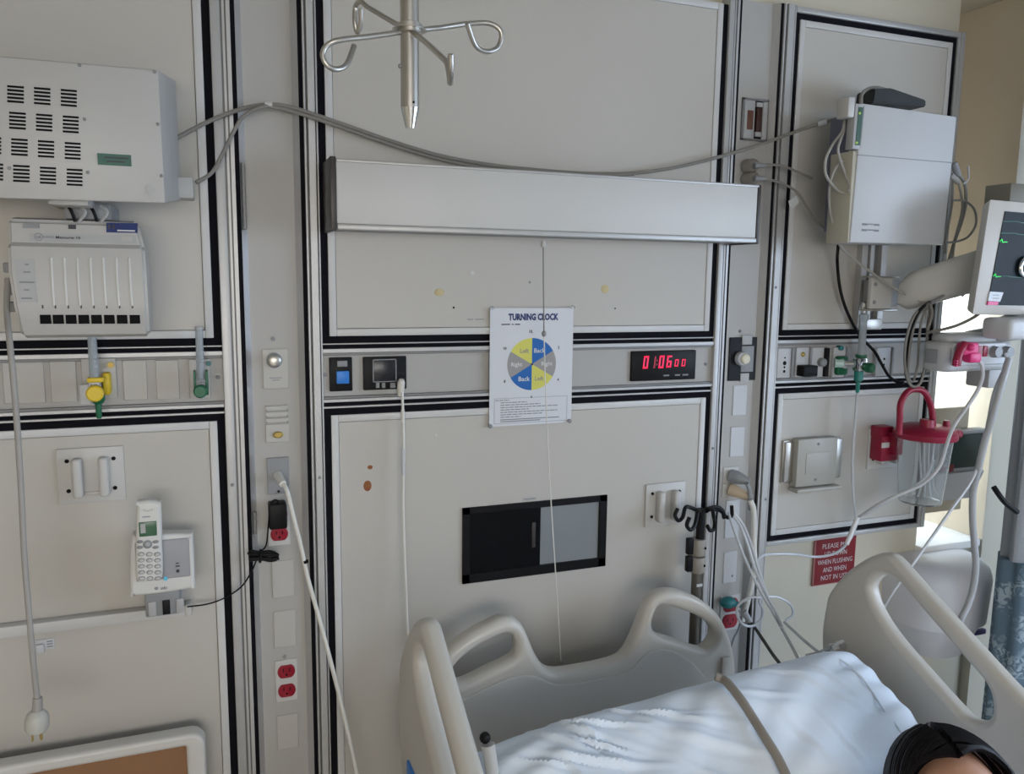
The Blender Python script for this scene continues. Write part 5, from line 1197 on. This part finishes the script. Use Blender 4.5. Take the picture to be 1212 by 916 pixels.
# mattress sections, deck, base
def slabx(name, m, x0, x1, pr, th, bev=.03):
    # pr: (d, z top) along the bed
    b = B(); bm = b.bm; rows = []
    for d_, z in pr: rows.append([bm.verts.new((x0, -d_, z)), bm.verts.new((x1, -d_, z)), bm.verts.new((x1, -d_, z-th)), bm.verts.new((x0, -d_, z-th))])
    for A, C in zip(rows, rows[1:]):
        for k in range(4): bm.faces.new((A[k], A[(k+1) % 4], C[(k+1) % 4], C[k]))
    bm.faces.new(rows[0][::-1]); bm.faces.new(rows[-1]); bmesh.ops.recalc_face_normals(bm, faces=bm.faces)
    bmesh.ops.bevel(bm, geom=[e for e in bm.edges if e.calc_face_angle(0) > .9], offset=bev, segments=4, affect='EDGES')
    return b.obj(name, m, t)
slabx('deck', FRAME, .40, 1.26, [(.52, .60), (1.28, .335), (2.35, .335)], .035, .005)
B().box(.45, 1.21, -2.3, -.3, .20, .27, .01).obj('base_frame', FRAME, t)
for x in (.48, 1.18):
    for y in (-.35, -2.25):
        B().cyl((x, y, .08), (x, y, .22), .02, n=12).obj('caster_leg', FRAME, t); B().cyl((x-.02, y, .075), (x+.02, y, .075), .075, n=24).obj('caster_wheel', BLACK, t)
for y in (-.6, -2.0): B().box(.78, .88, y-.05, y+.05, .25, .36, .005).obj('lift_post', FRAME, t)
B().box(.50, .54, -.50, -.14, .24, .30, .005).obj('headboard_bracket', FRAME, t); B().box(1.06, 1.10, -.50, -.14, .24, .30, .005).obj('headboard_bracket', FRAME, t)
B().box(.52, .56, -.175, -.14, .26, .62, .004).obj('headboard_post', FRAME, t); B().box(1.05, 1.09, -.175, -.14, .26, .62, .004).obj('headboard_post', FRAME, t)
B().box(.38, 1.28, -2.46, -2.41, .30, .85, .03, 4).obj('footboard', BEDP, t); B().box(.50, .54, -2.43, -2.2, .24, .34, .005).obj('footboard_bracket', FRAME, t); B().box(1.06, 1.10, -2.43, -2.2, .24, .34, .005).obj('footboard_bracket', FRAME, t)
for X, s in ((XR, -1), (XLft, 1)): B().box(min(X+s*.0, X+s*.10), max(X+s*.0, X+s*.10), -.70, -.62, .46, .62, .006).obj('rail_arm', FRAME, t)
_t = t
p = at(574, 873, .55); B().ball(p, .010, n=12).obj('control_knob', BLACK, t); B().cyl(p+Vector((.004, -.005, -.01)), p+Vector((.012, -.02, -.09)), .012, n=12).obj('control_stalk', WHITE, t)
t = thing('mattress', 'bed mattress under a white fitted sheet, head end raised', 'mattress', (.83, -1.3, .34))
slabx('mattress_core', SHEET, .40, 1.27, [(.47, .758), (1.22, .50), (2.38, .50)], .14, .035)

# pillow: wide white pillow across the raised head section
def pillow():
    b = B(); bm = b.bm; nu, nv = 130, 60
    c = Vector((.842, -.600, .718)); hx, hs, ht = .435, .140, .075
    ang = math.radians(-21); sv = Vector((0, -math.cos(ang), math.sin(ang)))      # down the slope
    nv_ = Vector((0, math.sin(ang), math.cos(ang))) if False else Vector((0, -math.sin(-ang), math.cos(ang)))
    rnd = random.Random(11)
    W = [(rnd.uniform(-1, 1), rnd.uniform(-.5, 1.4), rnd.uniform(9, 22), rnd.uniform(0, 6)) for _ in range(7)]
    CR = []
    for k in range(34):
        cu_ = rnd.choice((rnd.uniform(-1, -.45), rnd.uniform(-1, -.5), rnd.uniform(-.5, 1)))
        CR.append((cu_, rnd.uniform(-.8, .8), rnd.uniform(.5, 1.25), rnd.uniform(.3, .8), rnd.uniform(.025, .060), rnd.uniform(.004, .010)*(1 if cu_ < -.4 or cu_ > .75 else .6)))
    def pt(u, v, side):
        e = max(0, (1-abs(u)**5)*(1-abs(v)**4))**.5
        th = ht*e*(1.0 if side > 0 else .55)
        wr = 0
        for a, b_, fq, ph_ in W: wr += math.sin(fq*(u*.9*a+v*.4*b_)+ph_)
        wr = wr*.0022*e if side > 0 else 0
        # gathers near both ends
        g_ = .007*e*max(0, abs(u)-.62)/.38*math.sin(17*v+9*u)+.004*e*max(0, -u-.2)*math.sin(14*u+9*v)+.003*e*math.exp(-((u-.1)/.18)**2)*math.sin(30*(u*.7+v*.35))
        for cu_, cv_, ca, ln, wd_, am in CR:
            du, dv = (u-cu_)*2.6, v-cv_; a_ = du*math.cos(ca)+dv*math.sin(ca); b_ = -du*math.sin(ca)+dv*math.cos(ca)+.12*a_*a_
            g_ += e*am*math.exp(-(a_/ln)**2)*(math.exp(-(b_/wd_)**2)-.6*math.exp(-((b_-wd_*1.6)/wd_)**2))
        x = c.x+hx*u*(1-.03*abs(v)**3)
        p = c+sv*(hs*v)+nv_*(side*th+wr+g_)
        p.x = x; p.z += .030*u
        return p
    top = [[bm.verts.new(pt(2*i/nu-1, 2*j/nv-1, 1)) for j in range(nv+1)] for i in range(nu+1)]
    bot = [[bm.verts.new(pt(2*i/nu-1, 2*j/nv-1, -1)) for j in range(nv+1)] for i in range(nu+1)]
    for i in range(nu):
        for j in range(nv):
            bm.faces.new((top[i][j], top[i+1][j], top[i+1][j+1], top[i][j+1])); bm.faces.new((bot[i][j], bot[i][j+1], bot[i+1][j+1], bot[i+1][j]))
    bmesh.ops.remove_doubles(bm, verts=bm.verts, dist=.0008)
    bmesh.ops.recalc_face_normals(bm, faces=bm.faces)
    return b, pt
b, PT = pillow()
t = thing('pillow', 'wide white cotton pillow across the head of bed', 'pillow', (.842, -.655, .66))
b.obj('pillow_case', FAB, t)
for u in (.80,):
    B().tube([PT(u, v, 1)+Vector((0, 0, .001)) for v in (-.9, -.6, -.3, 0, .3, .6, .9)], .0022, 6).obj('hem_seam', FAB, t)
# grey cord lying over the pillow
t = thing('draped_cable', 'grey brown cord draped over the white pillow', 'cord', (.95, -.6, .8))
gp = []
for px, py in ((843, 802), (852, 806), (862, 817), (876, 836), (890, 857), (905, 882), (920, 908), (935, 940)):
    # meet the pillow by marching the sight line, then lift by the cord's radius
    v = ray(px, py).normalized(); best = None
    for i in range(100):
        p = CAM+v*(1.1+i*.006); u = (p.x-.842)/.435
        if abs(u) > .99: continue
        for j in range(0, 41):
            vv = -1+j/20; q_ = PT(u, vv, 1)
            dd = (q_-p).length
            if best is None or dd < best[0]: best = (dd, q_)
    gp.append(best[1]+Vector((0, -.004, .014)))
gp[0] += Vector((0, 0, .006))
B().tube(gp, .0085, 10).obj('cord', mat('cord_grey_brown', (.26, .235, .20), .5), t)

# tubes between the column and the bed
t = thing('infusion_lines', 'bundle of thin white lines from infusion hooks down to bed', 'tubing', (1.3, -.2, .8))
for pts, r_ in (([(862, 606, .05), (868, 625, .08), (878, 652, .11), (888, 675, .14), (900, 700, .18), (915, 725, .24), (930, 752, .31), (946, 782, .38)], .0036),
                ([(866, 608, .05), (876, 622, .07), (886, 648, .10), (893, 672, .13), (905, 700, .18), (918, 725, .24), (925, 742, .30)], .0042),
                ([(868, 606, .05), (880, 622, .07), (891, 650, .10), (899, 678, .13), (908, 705, .18), (922, 735, .26)], .0038),
                ([(928, 736, .28), (945, 752, .33), (960, 765, .37), (972, 774, .40)], .0034),
                ([(954, 776, .39), (970, 772, .40), (985, 765, .42), (998, 758, .43)], .0036)):
    B().tube([at(*p) for p in pts], r_, 8).obj('line', TUBEC, t)
B().cyl(at(983, 769, .42), at(990, 766, .42), .012, n=14).obj('connector', CHROME, t); B().cyl(at(992, 763, .42), at(999, 765, .42), .009, n=14).obj('connector', CHROME, t)
t = thing('looped_tube', 'thin white tube coiled in open loops beside the right column', 'tubing', (1.3, -.15, .7))
B().tube([at(x, y, .16) for x, y in ((905, 708), (890, 707), (876, 714), (872, 725), (878, 738), (890, 741), (900, 734), (903, 722), (899, 710), (915, 706), (928, 710), (937, 718), (938, 728), (930, 734))], .0034, 8).obj('tube', TUBEC, t)
t = thing('black_cable', 'black cable with grey clip sloping behind the pillow', 'cable', (1.3, -.2, .65))
B().tube([at(x, y, d_) for x, y, d_ in ((880, 728, .12), (892, 741, .14), (905, 760, .18), (915, 775, .22), (928, 792, .28), (936, 805, .32))], .0046, 8).obj('cable', mat('dark_olive_cable', (.06, .06, .05), .5), t)
B().cyl(at(880, 724, .12), at(888, 736, .13), .010, .007, 10).obj('clip', LGREY, t)

# ---------------------------------------------------------------- person lying in the bed
HC = Vector((1.073, -.925, .768))
PR = thing('person', 'person with black parted hair lying in bed facing the camera', 'person', (HC.x, -1.5, .5))
up = Vector((.10, .70, .71)).normalized(); fw = Vector((-.38, -.72, .60)); fw = (fw-up*fw.dot(up)).normalized(); rt = fw.cross(up).normalized()
def HP(a, b_, c): return HC+rt*a+fw*b_+up*c                  # right, forward, up (head frame)
def head_bm():
    t_ = bmesh.new(); bmesh.ops.create_uvsphere(t_, u_segments=48, v_segments=32, radius=1)
    for v in t_.verts:
        x, y, z = v.co
        wx_, wy, wz = .074, .094, .112
        j = max(0, -z)                                        # jaw narrows
        X = x*wx_*(1-.28*j**1.5); Y = y*wy*(1-.10*j)+(.010*j if y > 0 else 0); Z = z*wz
        if y > 0:
            Y -= .006*math.exp(-((abs(X)-.03)/.014)**2-((Z-.004)/.012)**2)          # eye sockets
            Y += .020*math.exp(-(X/.011)**2-((Z+.026)/.020)**2)                       # nose
            Y += .006*math.exp(-(X/.022)**2-((Z+.058)/.010)**2)                       # mouth
            Y += .006*math.exp(-(X/.02)**2-((Z+.092)/.014)**2)                        # chin
        v.co = HP(X, Y, Z)
    return t_
b = B(); b._add(head_bm())
for s in (-1, 1): b.ball(HP(s*.075, -.008, -.006), .026, .35, .6, 1.0, 12)
# neck, trunk, limbs: skin chain
sk = bpy.data.meshes.new('tmp_body')
ch = HP(0, -.02, -.06)
J = {'pelvis': (Vector((1.0, -1.62, .565)), (.13, .10)), 'waist': (Vector((1.02, -1.44, .60)), (.12, .095)), 'chest': (Vector((1.04, -1.24, .66)), (.135, .10)), 'collar': (Vector((1.06, -1.10, .705)), (.075, .065)), 'neck': (HP(0, -.015, -.09), (.052, .052)), 'skull': (HP(0, -.01, -.03), (.05, .05))}
for s, n_ in ((-1, 'l'), (1, 'r')):
    J['sh'+n_] = (Vector((1.05+s*.16, -1.14, .685)), (.055, .05)); J['el'+n_] = (Vector((1.03+s*.22, -1.38, .60)), (.04, .04)); J['wr'+n_] = (Vector((1.02+s*.15, -1.58, .672)), (.027, .024)); J['pa'+n_] = (Vector((1.02+s*.11, -1.65, .713 if s < 0 else .692)), (.036, .016))
    J['hp'+n_] = (Vector((1.0+s*.09, -1.68, .56)), (.085, .08)); J['kn'+n_] = (Vector((.98+s*.10, -2.02, .60)), (.055, .055)); J['an'+n_] = (Vector((.96+s*.08, -2.30, .55)), (.035, .035)); J['to'+n_] = (Vector((.96+s*.09, -2.34, .64)), (.03, .022))
names = list(J); idx = {n_: i for i, n_ in enumerate(names)}
E_ = [('pelvis', 'waist'), ('waist', 'chest'), ('chest', 'collar'), ('collar', 'neck'), ('neck', 'skull')]
for n_ in 'lr': E_ += [('collar', 'sh'+n_), ('sh'+n_, 'el'+n_), ('el'+n_, 'wr'+n_), ('wr'+n_, 'pa'+n_), ('pelvis', 'hp'+n_), ('hp'+n_, 'kn'+n_), ('kn'+n_, 'an'+n_), ('an'+n_, 'to'+n_)]
def skin_mesh(Jd, names, edges, root, sub=2):
    idx = {n_: i for i, n_ in enumerate(names)}
    me = bpy.data.meshes.new('tmp'); me.from_pydata([Jd[n_][0] for n_ in names], [(idx[a], idx[c]) for a, c in edges], [])
    o = bpy.data.objects.new('tmp', me); COL.objects.link(o); o.modifiers.new('Skin', 'SKIN')
    if not me.skin_vertices: me.skin_vertices.new() if hasattr(me.skin_vertices, 'new') else None
    if not me.skin_vertices:
        bm_ = bmesh.new(); bm_.from_mesh(me); bm_.verts.layers.skin.verify(); bm_.to_mesh(me); bm_.free()
    for n_, v in zip(names, me.skin_vertices[0].data): v.radius = Jd[n_][1]; v.use_root = (n_ == root)
    m_ = o.modifiers.new('Sub', 'SUBSURF'); m_.levels = sub; m_.render_levels = sub
    dg = bpy.context.evaluated_depsgraph_get(); dg.update(); r_ = bpy.data.meshes.new_from_object(o.evaluated_get(dg))
    bpy.data.objects.remove(o); bpy.data.meshes.remove(me); return r_
b.mesh(skin_mesh(J, names, E_, 'pelvis'), lambda v: v)
# hands: five unequal bent fingers each
for s, n_ in ((-1, 'l'), (1, 'r')):
    pa = J['pa'+n_][0]
    for k, ln in enumerate((.068, .076, .072, .058)):
        o0 = pa+Vector((-s*.01+(k-1.5)*.017, -.012, .004)); b.tube([o0, o0+Vector((0, -ln*.5, .010)), o0+Vector((0, -ln*.85, .0)), o0+Vector((0, -ln, -.012))], .0085, 8, 3, r1=.006)
    o0 = pa+Vector((-s*.03, .02, .0)); b.tube([o0, o0+Vector((-s*.022, -.020, .004)), o0+Vector((-s*.030, -.045, .0))], .0105, 8, 3, r1=.008)
tm = bpy.data.meshes.new('tmp'); b.bm.to_mesh(tm); b.bm.free()
to = bpy.data.objects.new('tmp', tm); COL.objects.link(to)
rm = to.modifiers.new('R', 'REMESH'); rm.mode = 'VOXEL'; rm.voxel_size = .006
sm_ = to.modifiers.new('S', 'SMOOTH'); sm_.iterations = 2; sm_.factor = .5
dg = bpy.context.evaluated_depsgraph_get(); dg.update(); rmesh = bpy.data.meshes.new_from_object(to.evaluated_get(dg))
bpy.data.objects.remove(to); bpy.data.meshes.remove(tm)
B().mesh(rmesh, lambda v: v).obj('body', SKIN, PR)
for s in (-1, 1):
    e = B(); e.ball(HP(s*.030, .083, .004), .0105, n=14); eo = e.obj('eye', EYE, PR)
    B().ball(HP(s*.030, .0915, .004), .0048, n=10).obj('iris', PUPIL, eo)
    B().tube([HP(s*.016, .094, .020), HP(s*.030, .093, .025), HP(s*.046, .083, .021)], .003, 6).obj('eyebrow', HAIR, PR)
B().tube([HP(-.022, .094, -.058), HP(0, .103, -.056), HP(.022, .094, -.058)], .0045, 8).obj('lips', LIP, PR)
# gown over the trunk and upper arms
G = {'pelvis': (J['pelvis'][0], (.15, .12)), 'waist': (J['waist'][0], (.14, .115)), 'chest': (J['chest'][0], (.152, .118)), 'collar': (Vector((1.055, -1.12, .70)), (.09, .08))}
for s, n_ in ((-1, 'l'), (1, 'r')): G['sh'+n_] = (J['sh'+n_][0], (.07, .065)); G['el'+n_] = (J['sh'+n_][0].lerp(J['el'+n_][0], .7), (.06, .058))
B().mesh(skin_mesh(G, list(G), [('pelvis', 'waist'), ('waist', 'chest'), ('chest', 'collar'), ('collar', 'shl'), ('shl', 'ell'), ('collar', 'shr'), ('shr', 'elr')], 'pelvis'), lambda v: v).obj('gown', GOWN, PR)
# hair: cap with centre parting plus locks
HA, HB, HCc = .097, .111, .130
def hedge(th): return .094-.052*(th/(PI/2))**1.5                     # front hairline, th runs from the parting to the temple
def scalp(sd, th, f, lift=0.):
    q_ = max(.05, 1-(f/HB)**2)**.5; k_ = 1+lift
    return HP(sd*HA*q_*math.sin(th)*k_, f*k_, HCc*q_*math.cos(th)*k_)
b = B(); cap = bmesh.new(); nt_, nf_ = 26, 26
g = []
for i in range(-nt_, nt_+1):
    th = abs(i)/nt_*math.radians(118); sd = -1 if i < 0 else 1; row = []
    f1 = hedge(min(th, PI/2))-(.02 if th > PI/2 else 0)*(th-PI/2)
    for j in range(nf_+1):
        f = -.1075+(f1+.1075)*j/nf_
        dip = -.035*math.exp(-(th/.10)**2)                            # parting groove
        row.append(cap.verts.new(scalp(sd, th, f, dip+.012*math.sin(j*1.1+th*2))))
    g.append(row)
for i in range(len(g)-1):
    for j in range(nf_): cap.faces.new((g[i][j], g[i+1][j], g[i+1][j+1], g[i][j+1]))
bmesh.ops.recalc_face_normals(cap, faces=cap.faces)
b._add(cap); hair = b.obj('hair', HAIR, PR)
rl = random.Random(21); bb = B(); b2 = B()
for s_ in (-1, 1):
    for k in range(120):
        f0 = rl.uniform(-.10, .094); p = []
        for q_ in range(7):
            th = math.radians(4+q_*16); f = min(f0, hedge(min(th, PI/2)))-.10*(.2 if f0 < 0 else .5)*(q_/6)**2*.5
            p.append(scalp(s_, th, f, .02+rl.uniform(-.006, .012)))
        e_ = p[-1]; o_ = rl.uniform(-.02, .008)
        p += [e_+up*(-.06)+rt*(s_*(.004+o_*.3)), e_+up*(-.13)+rt*(s_*o_)+fw*.01, e_+up*(-.20)+rt*(s_*o_)+fw*.02]
        (b2 if (s_ < 0 and k % 3 == 0 and f0 < .03) else bb).tube(p, .0046, 5, 3, r1=.0022)
tag(bb.obj('hair_locks', HAIR, PR), 'black hair locks'); tag(b2.obj('hair_locks', HAIRP, PR), 'pale pink locks, window backlight painted into their colour')
# blanket over the lower body
t = thing('blanket', 'pale blue blanket over the lower half of the bed', 'blanket', (.84, -1.95, .5))
b = B(); bm = b.bm; nx, ny = 24, 26; top = []
for i in range(nx+1):
    row = []
    for j in range(ny+1):
        u = i/nx*2-1; y = -1.55-.86*j/ny; x = .835+.45*u
        body = max(0, 1-((x-.99)/.26)**2)**.5*(.16+.05*math.exp(-((y+2.0)/.15)**2)+.08*math.exp(-((y+2.33)/.06)**2))
        z = .512+body+.004*math.sin(x*30+y*12)
        if abs(u) > .96: z = .44
        row.append(bm.verts.new((x, y, z)))
    top.append(row)
for i in range(nx):
    for j in range(ny): bm.faces.new((top[i][j], top[i][j+1], top[i+1][j+1], top[i+1][j]))
e = bmesh.ops.extrude_face_region(bm, geom=list(bm.faces))
for v in e['geom']:
    if isinstance(v, bmesh.types.BMVert): v.co.z += .012
bmesh.ops.recalc_face_normals(bm, faces=bm.faces)
b.obj('blanket_cloth', BLANK, t)
